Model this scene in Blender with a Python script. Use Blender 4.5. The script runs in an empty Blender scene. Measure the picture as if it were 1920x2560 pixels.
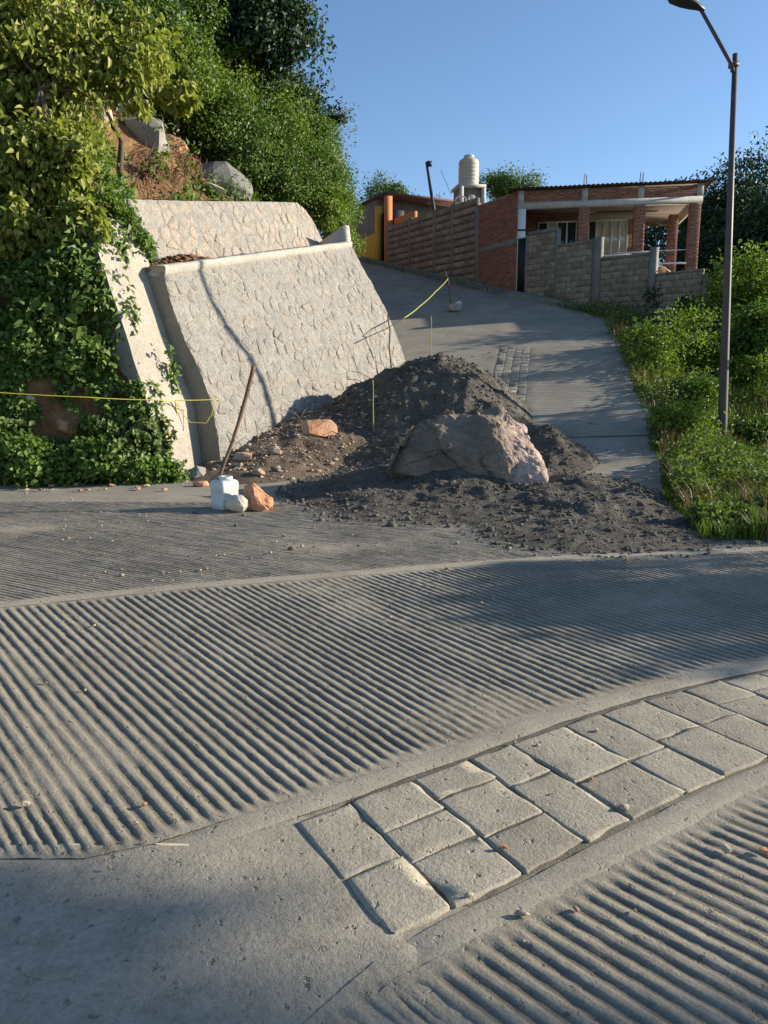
import bpy, bmesh, math
import numpy as np
from mathutils import Vector, Matrix, noise
from mathutils.bvhtree import BVHTree

R = math.radians
rng = np.random.default_rng(7)
scene = bpy.context.scene
COL = scene.collection

# ------------------------------------------------------------------ camera
FPX, PITCH, CAMZ = 1900.0, R(10.0), 1.6          # focal length in photo pixels (1920 x 2560)
cam_data = bpy.data.cameras.new('camera')
cam_data.sensor_fit = 'VERTICAL'
cam_data.sensor_height = 36.0
cam_data.lens = FPX * 36.0 / 2560.0
cam_data.clip_start, cam_data.clip_end = 0.05, 6000.0
cam = bpy.data.objects.new('camera', cam_data)
cam.location = (0, 0, CAMZ)
cam.rotation_euler = (R(90.0) - PITCH, 0, 0)
COL.objects.link(cam)
scene.camera = cam

# ------------------------------------------------------------------ sky, sun, exposure
SUN_EL, SUN_AZ = R(18.5), R(9.0)                # azimuth from +X (right) towards +Y (away)
world = bpy.data.worlds.new('World')
scene.world = world
world.use_nodes = True
wn = world.node_tree
sky = wn.nodes.new('ShaderNodeTexSky')
sky.sky_type = 'NISHITA'
sky.sun_disc = False
sky.sun_elevation = SUN_EL
sky.sun_rotation = math.pi / 2 - SUN_AZ
sky.altitude = 900.0
sky.air_density = 1.0
sky.dust_density = 0.5
sky.ozone_density = 3.2
wn.nodes['Background'].inputs['Strength'].default_value = 0.118
wn.links.new(sky.outputs['Color'], wn.nodes['Background'].inputs['Color'])
SUN = Vector((math.cos(SUN_EL) * math.cos(SUN_AZ), math.cos(SUN_EL) * math.sin(SUN_AZ), math.sin(SUN_EL)))
sd = bpy.data.lights.new('sun', 'SUN')
sd.energy = 5.0
sd.angle = R(0.6)
sd.color = (1.0, 0.89, 0.73)
so = bpy.data.objects.new('sun', sd)
so.rotation_euler = SUN.to_track_quat('Z', 'Y').to_euler()
so.location = (20, 5, 20)
COL.objects.link(so)
scene.view_settings.view_transform = 'Standard'
scene.view_settings.look = 'None'
scene.view_settings.exposure = 0.8
scene.view_settings.gamma = 1.0
scene.view_settings.use_curve_mapping = False
scene.cycles.max_bounces = 6
scene.cycles.diffuse_bounces = 3
scene.cycles.transmission_bounces = 3
scene.cycles.glossy_bounces = 2

# ------------------------------------------------------------------ geometry helpers
CP, SP = math.cos(PITCH), math.sin(PITCH)


def ray(px, py):
    u, v = (px - 960.0) / FPX, (1280.0 - py) / FPX
    return Vector((u, CP + v * SP, -SP + v * CP))


def at(px, py, Y):
    d = ray(px, py)
    t = Y / d.y
    return Vector((d.x * t, Y, CAMZ + d.z * t))


def mk_mesh(name, V, F):
    """V (n,3); F a list of index rows (any length) or an int array (m,k)."""
    me = bpy.data.meshes.new(name)
    V = np.asarray(V, dtype=np.float32).reshape(-1, 3)
    if isinstance(F, np.ndarray):
        tot = np.full(len(F), F.shape[1], dtype=np.int32)
        idx = F.astype(np.int32).ravel()
    else:
        tot = np.array([len(f) for f in F], dtype=np.int32)
        idx = np.array([i for f in F for i in f], dtype=np.int32)
    start = np.concatenate([[0], np.cumsum(tot)[:-1]]).astype(np.int32)
    me.vertices.add(len(V))
    me.vertices.foreach_set('co', V.ravel())
    me.loops.add(len(idx))
    me.loops.foreach_set('vertex_index', idx)
    me.polygons.add(len(tot))
    me.polygons.foreach_set('loop_start', start)
    me.polygons.foreach_set('loop_total', tot)
    me.update(calc_edges=True)
    me.validate()
    return me


def link(name, data, mat=None, parent=None, smooth=False):
    o = bpy.data.objects.new(name, data)
    COL.objects.link(o)
    if parent is not None:
        o.parent = parent
    if mat is not None and data is not None:
        if not data.materials:
            data.materials.append(mat)
    if smooth and data is not None:
        data.polygons.foreach_set('use_smooth', np.ones(len(data.polygons), dtype=bool))
    return o


def tag(o, label=None, cat=None, group=None, kind=None):
    if label: o['label'] = label
    if cat: o['category'] = cat
    if group: o['group'] = group
    if kind: o['kind'] = kind
    return o


def empty(name, loc, label=None, cat=None, group=None, kind=None):
    o = bpy.data.objects.new(name, None)
    COL.objects.link(o)
    o.location = loc
    o.empty_display_size = 0.2
    return tag(o, label, cat, group, kind)


class MB:
    """Collects boxes, tubes and grids into one mesh."""
    def __init__(self):
        self.V, self.F, self.n = [], [], 0

    def add(self, V, F):
        V = np.asarray(V, dtype=float).reshape(-1, 3)
        self.V.append(V)
        for f in F:
            self.F.append([i + self.n for i in f])
        self.n += len(V)
        return self

    def box(self, c, size, rz=0.0, M=None):
        sx, sy, sz = [s / 2 for s in size]
        V = np.array([[x, y, z] for z in (-sz, sz) for y in (-sy, sy) for x in (-sx, sx)])
        if M is not None:
            V = V @ np.array(M.to_3x3()).T
        elif rz:
            cc, ss = math.cos(rz), math.sin(rz)
            V = V @ np.array([[cc, ss, 0], [-ss, cc, 0], [0, 0, 1]])
        V = V + np.array(c)
        return self.add(V, [[0, 2, 3, 1], [4, 5, 7, 6], [0, 1, 5, 4], [2, 6, 7, 3], [0, 4, 6, 2], [1, 3, 7, 5]])

    def hexa(self, P):
        """8 corners: bottom ring of 4, then top ring of 4."""
        return self.add(P, [[3, 2, 1, 0], [4, 5, 6, 7], [0, 1, 5, 4], [1, 2, 6, 5], [2, 3, 7, 6], [3, 0, 4, 7]])

    def tube(self, pts, rad, sides=6, caps=True):
        pts = [Vector(p) for p in pts]
        n = len(pts)
        rad = [rad] * n if not hasattr(rad, '__len__') else rad
        V, F = [], []
        prev = None
        for i, p in enumerate(pts):
            d = (pts[min(i + 1, n - 1)] - pts[max(i - 1, 0)]).normalized()
            if prev is None:
                a = Vector((0, 0, 1)) if abs(d.z) < 0.9 else Vector((1, 0, 0))
                x = d.cross(a).normalized()
            else:
                x = (prev - d * prev.dot(d)).normalized()
            prev = x
            y = d.cross(x)
            for k in range(sides):
                a = 2 * math.pi * k / sides
                V.append(p + (x * math.cos(a) + y * math.sin(a)) * rad[i])
        for i in range(n - 1):
            for k in range(sides):
                k2 = (k + 1) % sides
                F.append([i * sides + k, i * sides + k2, (i + 1) * sides + k2, (i + 1) * sides + k])
        if caps:
            F.append(list(range(sides))[::-1])
            F.append([(n - 1) * sides + k for k in range(sides)])
        return self.add([tuple(v) for v in V], F)

    def lathe(self, prof, c=(0, 0, 0), sides=24):
        V, F = [], []
        for r, z in prof:
            for k in range(sides):
                a = 2 * math.pi * k / sides
                V.append((c[0] + r * math.cos(a), c[1] + r * math.sin(a), c[2] + z))
        for i in range(len(prof) - 1):
            for k in range(sides):
                k2 = (k + 1) % sides
                F.append([i * sides + k, i * sides + k2, (i + 1) * sides + k2, (i + 1) * sides + k])
        F.append(list(range(sides))[::-1])
        F.append([(len(prof) - 1) * sides + k for k in range(sides)])
        return self.add(V, F)

    def mesh(self, name):
        return mk_mesh(name, np.concatenate(self.V), self.F)

    def build(self, name, mat, parent=None, smooth=False):
        return link(name, self.mesh(name), mat, parent, smooth)


def grid_faces(nr, nc):
    i, j = np.meshgrid(np.arange(nr - 1), np.arange(nc - 1), indexing='ij')
    a = (i * nc + j).ravel()
    return np.stack([a, a + 1, a + nc + 1, a + nc], axis=1)


def n3(x, y, z=0.0):
    return noise.noise(Vector((x, y, z)))


def fbm(x, y, z=0.0, o=4):
    s, a, f = 0.0, 0.5, 1.0
    for _ in range(o):
        s += a * noise.noise(Vector((x * f, y * f, z * f + 3.1)))
        a *= 0.5
        f *= 2.03
    return s


def smooth01(t):
    t = min(1.0, max(0.0, t))
    return t * t * (3 - 2 * t)


# ------------------------------------------------------------------ materials
class NT:
    def __init__(self, name):
        self.m = bpy.data.materials.new(name)
        self.m.use_nodes = True
        self.t = self.m.node_tree
        self.b = self.t.nodes['Principled BSDF']
        self.out = self.t.nodes['Material Output']
        self.b.inputs['Specular IOR Level'].default_value = 0.25

    def n(self, typ, **kw):
        nd = self.t.nodes.new(typ)
        for k, v in kw.items():
            if hasattr(nd, k):
                setattr(nd, k, v)
            else:
                nd.inputs[k.replace('_', ' ')].default_value = v
        return nd

    def l(self, a, b):
        self.t.links.new(a, b)

    def coord(self):
        if not hasattr(self, '_c'):
            self._c = self.n('ShaderNodeNewGeometry').outputs['Position']
        return self._c

    def noise(self, scale, detail=4.0, rough=0.6, vec=None, dist=0.0):
        nd = self.n('ShaderNodeTexNoise')
        nd.inputs['Scale'].default_value = scale
        nd.inputs['Detail'].default_value = detail
        nd.inputs['Roughness'].default_value = rough
        nd.inputs['Distortion'].default_value = dist
        self.l(vec if vec is not None else self.coord(), nd.inputs['Vector'])
        return nd.outputs['Fac']

    def ramp(self, fac, stops, interp='LINEAR'):
        nd = self.n('ShaderNodeValToRGB')
        cr = nd.color_ramp
        cr.interpolation = interp
        while len(cr.elements) < len(stops):
            cr.elements.new(0.5)
        for e, (p, c) in zip(cr.elements, stops):
            e.position = p
            e.color = (c[0], c[1], c[2], 1) if hasattr(c, '__len__') else (c, c, c, 1)
        self.l(fac, nd.inputs['Fac'])
        return nd.outputs['Color']

    def mixc(self, fac, a, b, mode='MIX'):
        nd = self.n('ShaderNodeMixRGB')
        nd.blend_type = mode
        for key, v in (('Fac', fac), ('Color1', a), ('Color2', b)):
            s = nd.inputs[key]
            if isinstance(v, bpy.types.NodeSocket):
                self.l(v, s)
            elif hasattr(v, '__len__'):
                s.default_value = (v[0], v[1], v[2], 1)
            else:
                s.default_value = v
        return nd.outputs['Color']

    def math(self, op, a, b=0.0):
        nd = self.n('ShaderNodeMath')
        nd.operation = op
        for i, v in enumerate((a, b)):
            if isinstance(v, bpy.types.NodeSocket):
                self.l(v, nd.inputs[i])
            else:
                nd.inputs[i].default_value = v
        return nd.outputs[0]

    def bump(self, height, dist, strength=1.0, normal=None):
        nd = self.n('ShaderNodeBump')
        nd.inputs['Strength'].default_value = strength
        nd.inputs['Distance'].default_value = dist
        self.l(height, nd.inputs['Height'])
        if normal is not None:
            self.l(normal, nd.inputs['Normal'])
        return nd.outputs['Normal']

    def done(self, color, rough=0.9, normal=None):
        if isinstance(color, bpy.types.NodeSocket):
            self.l(color, self.b.inputs['Base Color'])
        else:
            self.b.inputs['Base Color'].default_value = (color[0], color[1], color[2], 1)
        if isinstance(rough, bpy.types.NodeSocket):
            self.l(rough, self.b.inputs['Roughness'])
        else:
            self.b.inputs['Roughness'].default_value = rough
        if normal is not None:
            self.l(normal, self.b.inputs['Normal'])
        return self.m


M = {}


def mat_concrete(name, dark, light, stain, grain=60.0, bump=0.004, dirt=0.35, objrand=0.0, crack=0.0, dust=0.0, groove=0.0):
    t = NT(name)
    big = t.noise(1.3, 5, 0.65)
    mid = t.noise(9.0, 6, 0.7)
    fine = t.noise(grain, 4, 0.75)
    c = t.ramp(big, [(0.3, dark), (0.72, light)])
    c = t.mixc(t.ramp(mid, [(0.48, 0.0), (0.68, dirt)]), c, stain)
    speck = t.ramp(fine, [(0.28, 0.62), (0.5, 1.0), (0.75, 1.22)])
    c = t.mixc(1.0, c, speck, 'MULTIPLY')
    if objrand:
        oi = t.n('ShaderNodeObjectInfo').outputs['Random']
        c = t.mixc(1.0, c, t.ramp(oi, [(0.0, 1.0 - objrand), (1.0, 1.0 + objrand)]), 'MULTIPLY')
    h = t.math('ADD', t.math('MULTIPLY', mid, 0.6), t.math('MULTIPLY', fine, 0.5))
    if dust:
        dn = t.noise(0.75, 6, 0.72, None, 0.8)
        c = t.mixc(t.ramp(dn, [(0.42, 0.0), (0.66, dust)]), c, (0.44, 0.385, 0.29))
        sp_ = t.noise(3.3, 7, 0.8)
        c = t.mixc(t.ramp(sp_, [(0.60, 0.0), (0.72, 0.55)]), c, (0.12, 0.105, 0.082))
        pit = t.noise(26.0, 3, 0.6)
        c = t.mixc(t.ramp(pit, [(0.66, 0.0), (0.72, 0.6)]), c, (0.10, 0.09, 0.07))
        h = t.math('SUBTRACT', h, t.math('MULTIPLY', t.ramp(pit, [(0.62, 0.0), (0.74, 1.0)]), 0.7))
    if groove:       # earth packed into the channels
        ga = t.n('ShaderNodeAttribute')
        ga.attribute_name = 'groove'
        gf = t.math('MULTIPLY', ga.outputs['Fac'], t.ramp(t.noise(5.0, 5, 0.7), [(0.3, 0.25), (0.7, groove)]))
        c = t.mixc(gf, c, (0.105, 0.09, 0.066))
    if crack:
        wv = t.n('ShaderNodeVectorMath')
        wv.operation = 'ADD'
        nz = t.n('ShaderNodeTexNoise')
        nz.inputs['Scale'].default_value = 2.2
        nz.inputs['Detail'].default_value = 5.0
        t.l(t.coord(), nz.inputs['Vector'])
        sc_ = t.n('ShaderNodeVectorMath')
        sc_.operation = 'SCALE'
        sc_.inputs['Scale'].default_value = 0.45
        t.l(nz.outputs['Color'], sc_.inputs[0])
        t.l(t.coord(), wv.inputs[0])
        t.l(sc_.outputs[0], wv.inputs[1])
        vo = t.n('ShaderNodeTexVoronoi')
        vo.feature = 'DISTANCE_TO_EDGE'
        vo.inputs['Scale'].default_value = crack
        t.l(wv.outputs[0], vo.inputs['Vector'])
        ck = t.ramp(vo.outputs['Distance'], [(0.0, 0.8), (0.005, 0.55), (0.011, 0.0)])
        ck = t.mixc(1.0, ck, t.ramp(t.noise(1.7, 4), [(0.50, 0.0), (0.62, 1.0)]), 'MULTIPLY')
        c = t.mixc(ck, c, (0.075, 0.066, 0.052))
        h = t.math('SUBTRACT', h, t.math('MULTIPLY', ck, 1.5))
    nm = t.bump(h, bump, 1.0)
    M[name] = t.done(c, 0.92, nm)
    return M[name]


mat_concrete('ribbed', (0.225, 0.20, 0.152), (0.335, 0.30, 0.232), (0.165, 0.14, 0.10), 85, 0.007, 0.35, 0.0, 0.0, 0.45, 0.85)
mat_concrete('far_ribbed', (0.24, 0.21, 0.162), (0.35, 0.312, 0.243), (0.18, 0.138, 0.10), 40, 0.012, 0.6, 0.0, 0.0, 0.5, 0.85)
mat_concrete('margin', (0.27, 0.242, 0.185), (0.375, 0.34, 0.265), (0.20, 0.172, 0.125), 70, 0.006, 0.35, 0.0, 0.0, 0.4)
mat_concrete('apron', (0.26, 0.232, 0.178), (0.38, 0.342, 0.265), (0.185, 0.157, 0.113), 60, 0.010, 0.5, 0.0, 0.0, 0.55)
mat_concrete('paver', (0.255, 0.228, 0.173), (0.375, 0.338, 0.262), (0.175, 0.15, 0.108), 60, 0.010, 0.5, 0.24, 0.0, 0.6)
mat_concrete('bed', (0.13, 0.114, 0.086), (0.20, 0.177, 0.136), (0.10, 0.087, 0.064), 60, 0.010, 0.5)
mat_concrete('road', (0.215, 0.195, 0.158), (0.31, 0.283, 0.228), (0.17, 0.148, 0.112), 50, 0.005, 0.35, 0.0, 0.35, 0.35)
mat_concrete('road_paver', (0.215, 0.20, 0.165), (0.295, 0.275, 0.225), (0.19, 0.165, 0.13), 50, 0.004, 0.4, 0.14)
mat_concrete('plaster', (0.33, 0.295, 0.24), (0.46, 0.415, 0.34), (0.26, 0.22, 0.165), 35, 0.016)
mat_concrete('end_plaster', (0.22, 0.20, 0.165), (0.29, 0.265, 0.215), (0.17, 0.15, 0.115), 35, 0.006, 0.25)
mat_concrete('coping', (0.35, 0.33, 0.285), (0.47, 0.445, 0.385), (0.27, 0.235, 0.185), 30, 0.012)
mat_concrete('mortar', (0.275, 0.265, 0.24), (0.415, 0.395, 0.35), (0.20, 0.182, 0.15), 18, 0.06, 0.6)
mat_concrete('block', (0.19, 0.165, 0.12), (0.38, 0.33, 0.24), (0.10, 0.09, 0.07), 30, 0.008, 0.7, 0.2)
mat_concrete('block_mortar', (0.13, 0.12, 0.10), (0.20, 0.185, 0.15), (0.08, 0.075, 0.06), 30, 0.006)
mat_concrete('pillar', (0.17, 0.16, 0.14), (0.27, 0.25, 0.215), (0.10, 0.095, 0.08), 30, 0.006, 0.6)
mat_concrete('beam', (0.46, 0.44, 0.40), (0.58, 0.56, 0.51), (0.34, 0.31, 0.27), 20, 0.004, 0.3)
mat_concrete('kerb', (0.19, 0.18, 0.155), (0.28, 0.265, 0.225), (0.11, 0.115, 0.08), 30, 0.006, 0.6)
mat_concrete('yellow_paint', (0.62, 0.36, 0.06), (0.70, 0.43, 0.09), (0.42, 0.25, 0.06), 15, 0.003, 0.3)
mat_concrete('grey_paint', (0.20, 0.185, 0.15), (0.27, 0.25, 0.20), (0.13, 0.12, 0.10), 15, 0.003, 0.4)


def mat_stone(name, stops, bump=0.02, pale=0.35, scale=3.0, patchy=False):
    t = NT(name)
    oi = t.n('ShaderNodeObjectInfo').outputs['Random']
    isl = t.n('ShaderNodeNewGeometry').outputs['Random Per Island']
    r = t.math('FRACT', t.math('ADD', oi, isl))
    c = t.ramp(r, stops)
    m1 = t.noise(scale, 6, 0.7)
    m2 = t.noise(scale * 9, 6, 0.75)
    c = t.mixc(t.ramp(m1, [(0.42, 0.0), (0.66, pale)]), c, (0.42, 0.40, 0.35))
    if patchy:      # cement smeared over the stones in large patches
        m0 = t.noise(0.55, 4, 0.6, None, 0.6)
        c = t.mixc(t.ramp(m0, [(0.46, 0.0), (0.60, 0.6)]), c, (0.33, 0.325, 0.305))
        m3 = t.noise(2.1, 5, 0.7)
        c = t.mixc(t.ramp(m3, [(0.54, 0.0), (0.68, 0.65)]), c, (0.52, 0.39, 0.31))
    c = t.mixc(1.0, c, t.ramp(m2, [(0.25, 0.55), (0.5, 1.0), (0.75, 1.25)]), 'MULTIPLY')
    v = t.n('ShaderNodeTexVoronoi')
    v.inputs['Scale'].default_value = 26.0
    t.l(t.coord(), v.inputs['Vector'])
    if patchy:      # small rubble and mortar flecks
        v2 = t.n('ShaderNodeTexVoronoi')
        v2.inputs['Scale'].default_value = 9.0
        t.l(t.coord(), v2.inputs['Vector'])
        sx = t.n('ShaderNodeSeparateXYZ')
        t.l(v2.outputs['Color'], sx.inputs['Vector'])
        c = t.mixc(0.45, c, t.ramp(sx.outputs['X'], [(0.0, (0.22, 0.21, 0.19)), (0.3, (0.40, 0.365, 0.305)), (0.6, (0.47, 0.385, 0.30)), (0.8, (0.36, 0.345, 0.31)), (1.0, (0.54, 0.49, 0.40))]))
        c = t.mixc(t.ramp(t.noise(19.0, 5, 0.8), [(0.57, 0.0), (0.68, 0.7)]), c, (0.13, 0.115, 0.095))
    h = t.math('ADD', t.math('MULTIPLY', m2, 0.8), t.math('MULTIPLY', v.outputs['Distance'], 0.35))
    M[name] = t.done(c, 0.9, t.bump(h, bump, 1.0))


mat_stone('wall_stone', [(0.0, (0.28, 0.272, 0.252)), (0.2, (0.40, 0.375, 0.325)), (0.4, (0.32, 0.31, 0.285)),
                         (0.55, (0.44, 0.395, 0.315)), (0.7, (0.245, 0.24, 0.225)), (0.85, (0.40, 0.325, 0.28)), (1.0, (0.37, 0.355, 0.315))], 0.06, 0.7, 3.0, True)
mat_stone('upper_stone', [(0.0, (0.34, 0.295, 0.245)), (0.2, (0.45, 0.355, 0.275)), (0.4, (0.385, 0.33, 0.265)),
                          (0.55, (0.50, 0.40, 0.275)), (0.7, (0.31, 0.28, 0.24)), (0.85, (0.50, 0.34, 0.265)), (1.0, (0.43, 0.375, 0.30))], 0.05, 0.5, 3.0, True)
mat_stone('grey_rock', [(0.0, (0.27, 0.255, 0.22)), (1.0, (0.36, 0.335, 0.285))], 0.03, 0.4)
mat_stone('smooth_rock', [(0.0, (0.17, 0.168, 0.155)), (1.0, (0.19, 0.187, 0.17))], 0.02, 0.2)
mat_stone('pale_rock', [(0.0, (0.50, 0.40, 0.26)), (1.0, (0.56, 0.46, 0.32))], 0.02, 0.4)
mat_stone('orange_rock', [(0.0, (0.42, 0.20, 0.10)), (1.0, (0.52, 0.28, 0.15))], 0.02, 0.25)
mat_stone('rubble', [(0.0, (0.30, 0.255, 0.20)), (0.35, (0.42, 0.25, 0.16)), (0.6, (0.36, 0.32, 0.26)), (1.0, (0.47, 0.38, 0.27))], 0.02, 0.2)
mat_stone('round_rock', [(0.0, (0.50, 0.46, 0.37)), (1.0, (0.52, 0.48, 0.39))], 0.01, 0.5, 8.0)


def mat_soil(name, a, b, c3, dist=0.05):
    t = NT(name)
    n1 = t.noise(1.1, 6, 0.7)
    n2 = t.noise(7.0, 6, 0.75)
    n3_ = t.noise(45.0, 4, 0.8)
    c = t.ramp(n1, [(0.32, a), (0.52, b), (0.70, c3)])
    c = t.mixc(1.0, c, t.ramp(n2, [(0.3, 0.55), (0.55, 1.0), (0.75, 1.25)]), 'MULTIPLY')
    c = t.mixc(1.0, c, t.ramp(n3_, [(0.3, 0.7), (0.6, 1.1)]), 'MULTIPLY')
    h = t.math('ADD', n2, t.math('MULTIPLY', n3_, 0.3))
    M[name] = t.done(c, 0.95, t.bump(h, dist, 1.0))


mat_soil('hill_soil', (0.16, 0.085, 0.045), (0.34, 0.185, 0.085), (0.46, 0.29, 0.15), 0.12)
mat_soil('red_soil', (0.15, 0.075, 0.045), (0.25, 0.125, 0.075), (0.34, 0.21, 0.13), 0.10)
mat_soil('bank_soil', (0.06, 0.06, 0.025), (0.09, 0.085, 0.04), (0.13, 0.11, 0.06), 0.05)
mat_soil('dirt', (0.085, 0.076, 0.063), (0.125, 0.112, 0.092), (0.175, 0.157, 0.128), 0.05)
mat_soil('clod', (0.082, 0.072, 0.058), (0.135, 0.12, 0.098), (0.21, 0.187, 0.152), 0.015)
mat_soil('debris_soil', (0.10, 0.078, 0.055), (0.16, 0.12, 0.085), (0.23, 0.17, 0.12), 0.05)


def mat_boulder():
    t = NT('boulder')
    n1 = t.noise(1.4, 6, 0.7)
    n2 = t.noise(6.0, 7, 0.75)
    n4 = t.noise(30.0, 4, 0.8)
    sep = t.n('ShaderNodeSeparateXYZ')
    t.l(t.coord(), sep.inputs['Vector'])
    # pink weathered skin with sunlight painted in on the right, grey-brown earth stuck elsewhere
    xr = t.math('ADD', sep.outputs['X'], t.math('MULTIPLY', n2, 0.5))
    fac = t.ramp(t.math('MULTIPLY', xr, 0.25), [(0.44, 0.0), (0.53, 1.0)])
    earth = t.ramp(n1, [(0.35, (0.15, 0.12, 0.09)), (0.65, (0.28, 0.225, 0.172))])
    skin = t.ramp(n2, [(0.36, (0.30, 0.18, 0.145)), (0.5, (0.52, 0.385, 0.315)), (0.66, (0.62, 0.53, 0.44))])
    c = t.mixc(fac, earth, skin)
    patch = t.ramp(n2, [(0.56, 0.0), (0.68, 0.5)])
    c = t.mixc(patch, c, (0.30, 0.25, 0.20))
    c = t.mixc(1.0, c, t.ramp(n4, [(0.3, 0.7), (0.65, 1.15)]), 'MULTIPLY')
    h = t.math('ADD', n2, t.math('MULTIPLY', n4, 0.25))
    M['boulder'] = t.done(c, 0.92, t.bump(h, 0.05, 1.0))


mat_boulder()


def mat_plain(name, col, rough=0.6, var=0.15, scale=12.0, metal=0.0, spec=0.3, objrand=0.0):
    t = NT(name)
    n1 = t.noise(scale, 5, 0.7)
    c = t.mixc(1.0, col, t.ramp(n1, [(0.3, 1.0 - var), (0.7, 1.0 + var)]), 'MULTIPLY')
    if objrand:
        oi = t.n('ShaderNodeNewGeometry').outputs['Random Per Island']
        c = t.mixc(1.0, c, t.ramp(oi, [(0.0, 1 - objrand), (1.0, 1 + objrand)]), 'MULTIPLY')
    t.b.inputs['Metallic'].default_value = metal
    t.b.inputs['Specular IOR Level'].default_value = spec
    M[name] = t.done(c, rough)


mat_plain('dull_brick', (0.14, 0.10, 0.082), 0.9, 0.3, 6.0, objrand=0.25)
mat_plain('brick', (0.35, 0.155, 0.105), 0.85, 0.2, 9.0, objrand=0.28)
mat_plain('brick_core', (0.25, 0.20, 0.16), 0.95, 0.15)
mat_plain('orange_wall', (0.52, 0.20, 0.07), 0.85, 0.15)
mat_plain('dark_metal', (0.028, 0.028, 0.034), 0.55, 0.2, spec=0.4)
mat_plain('gate_metal', (0.012, 0.013, 0.018), 0.5, 0.2, spec=0.4)
mat_plain('pole_paint', (0.075, 0.062, 0.058), 0.55, 0.25, 6.0, spec=0.45)
mat_plain('lamp_glass', (0.35, 0.36, 0.36), 0.2, 0.05, spec=0.5)
mat_plain('rust_sheet', (0.12, 0.062, 0.052), 0.7, 0.35, 4.0)
mat_plain('rebar', (0.10, 0.055, 0.04), 0.8, 0.2)
mat_plain('tank', (0.50, 0.44, 0.34), 0.55, 0.07, 2.0)
mat_plain('tank_lid', (0.55, 0.54, 0.50), 0.5, 0.06)
mat_plain('white_paint', (0.74, 0.73, 0.70), 0.5, 0.06)
mat_plain('ceiling', (0.30, 0.24, 0.20), 0.9, 0.15)
mat_plain('curtain', (0.62, 0.55, 0.42), 0.9, 0.1)
mat_plain('wood', (0.16, 0.105, 0.068), 0.85, 0.35, 25.0)
mat_plain('dry_twig', (0.20, 0.13, 0.085), 0.9, 0.35, 25.0)
mat_plain('bark', (0.11, 0.088, 0.068), 0.95, 0.4, 14.0)
mat_plain('root', (0.20, 0.115, 0.075), 0.95, 0.35, 14.0, objrand=0.25)
mat_plain('stake', (0.36, 0.33, 0.10), 0.7, 0.25)
mat_plain('yellow_tape', (0.60, 0.50, 0.06), 0.5, 0.1)
mat_plain('lime_tape', (0.33, 0.37, 0.08), 0.5, 0.15)
mat_plain('wire', (0.02, 0.02, 0.02), 0.6, 0.1)
mat_plain('brick_chunk', (0.47, 0.235, 0.13), 0.9, 0.3, 18.0)
mat_plain('dry_leaf', (0.21, 0.11, 0.06), 0.9, 0.3, 20.0, objrand=0.5)


def mat_plastic():
    t = NT('white_plastic')
    n1 = t.noise(7.0, 5, 0.7)
    c = t.ramp(n1, [(0.35, (0.50, 0.53, 0.53)), (0.65, (0.62, 0.64, 0.62))])
    t.b.inputs['Specular IOR Level'].default_value = 0.4
    t.b.inputs['Subsurface Weight'].default_value = 0.0
    M['white_plastic'] = t.done(c, 0.42)


mat_plastic()


def mat_glass():
    t = NT('window_glass')
    t.b.inputs['Specular IOR Level'].default_value = 0.6
    M['window_glass'] = t.done((0.03, 0.035, 0.04), 0.06)


mat_glass()


def mat_clear():
    t = NT('clear_glass')
    tr = t.n('ShaderNodeBsdfTransparent')
    gl = t.n('ShaderNodeBsdfGlossy')
    gl.inputs['Roughness'].default_value = 0.05
    mx = t.n('ShaderNodeMixShader')
    mx.inputs['Fac'].default_value = 0.10
    t.l(tr.outputs[0], mx.inputs[1])
    t.l(gl.outputs[0], mx.inputs[2])
    t.l(mx.outputs[0], t.out.inputs['Surface'])
    M['clear_glass'] = t.m


mat_clear()


def mat_leaf(name, stops, trans=0.35, rough=0.5, clump=0.6):
    t = NT(name)
    isl = t.n('ShaderNodeNewGeometry').outputs['Random Per Island']
    nz = t.noise(clump, 3, 0.6)
    r = t.math('ADD', t.math('MULTIPLY', isl, 0.6), t.math('MULTIPLY', nz, 0.55))
    c = t.ramp(t.math('SUBTRACT', r, 0.08), stops)
    t.l(c, t.b.inputs['Base Color'])
    t.b.inputs['Roughness'].default_value = rough
    t.b.inputs['Specular IOR Level'].default_value = 0.3
    tr = t.n('ShaderNodeBsdfTranslucent')
    t.l(t.mixc(1.0, c, (1.0, 1.15, 0.45), 'MULTIPLY'), tr.inputs['Color'])
    mx = t.n('ShaderNodeMixShader')
    mx.inputs['Fac'].default_value = trans
    t.l(t.b.outputs[0], mx.inputs[1])
    t.l(tr.outputs[0], mx.inputs[2])
    t.l(mx.outputs[0], t.out.inputs['Surface'])
    M[name] = t.m


mat_leaf('leaf_yellow', [(0.15, (0.12, 0.155, 0.03)), (0.4, (0.24, 0.275, 0.055)), (0.7, (0.36, 0.37, 0.10)), (0.93, (0.47, 0.43, 0.17)), (1.0, (0.30, 0.20, 0.09))], 0.35)
mat_leaf('leaf_green', [(0.15, (0.045, 0.09, 0.018)), (0.45, (0.095, 0.16, 0.03)), (0.75, (0.15, 0.225, 0.048)), (1.0, (0.21, 0.27, 0.07))], 0.3)
mat_leaf('leaf_bright', [(0.15, (0.075, 0.13, 0.018)), (0.45, (0.14, 0.21, 0.03)), (0.75, (0.21, 0.28, 0.048)), (1.0, (0.29, 0.32, 0.08))], 0.35)
mat_leaf('leaf_dark', [(0.15, (0.016, 0.038, 0.016)), (0.5, (0.034, 0.068, 0.028)), (0.8, (0.058, 0.105, 0.042)), (1.0, (0.09, 0.135, 0.06))], 0.2)
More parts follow.
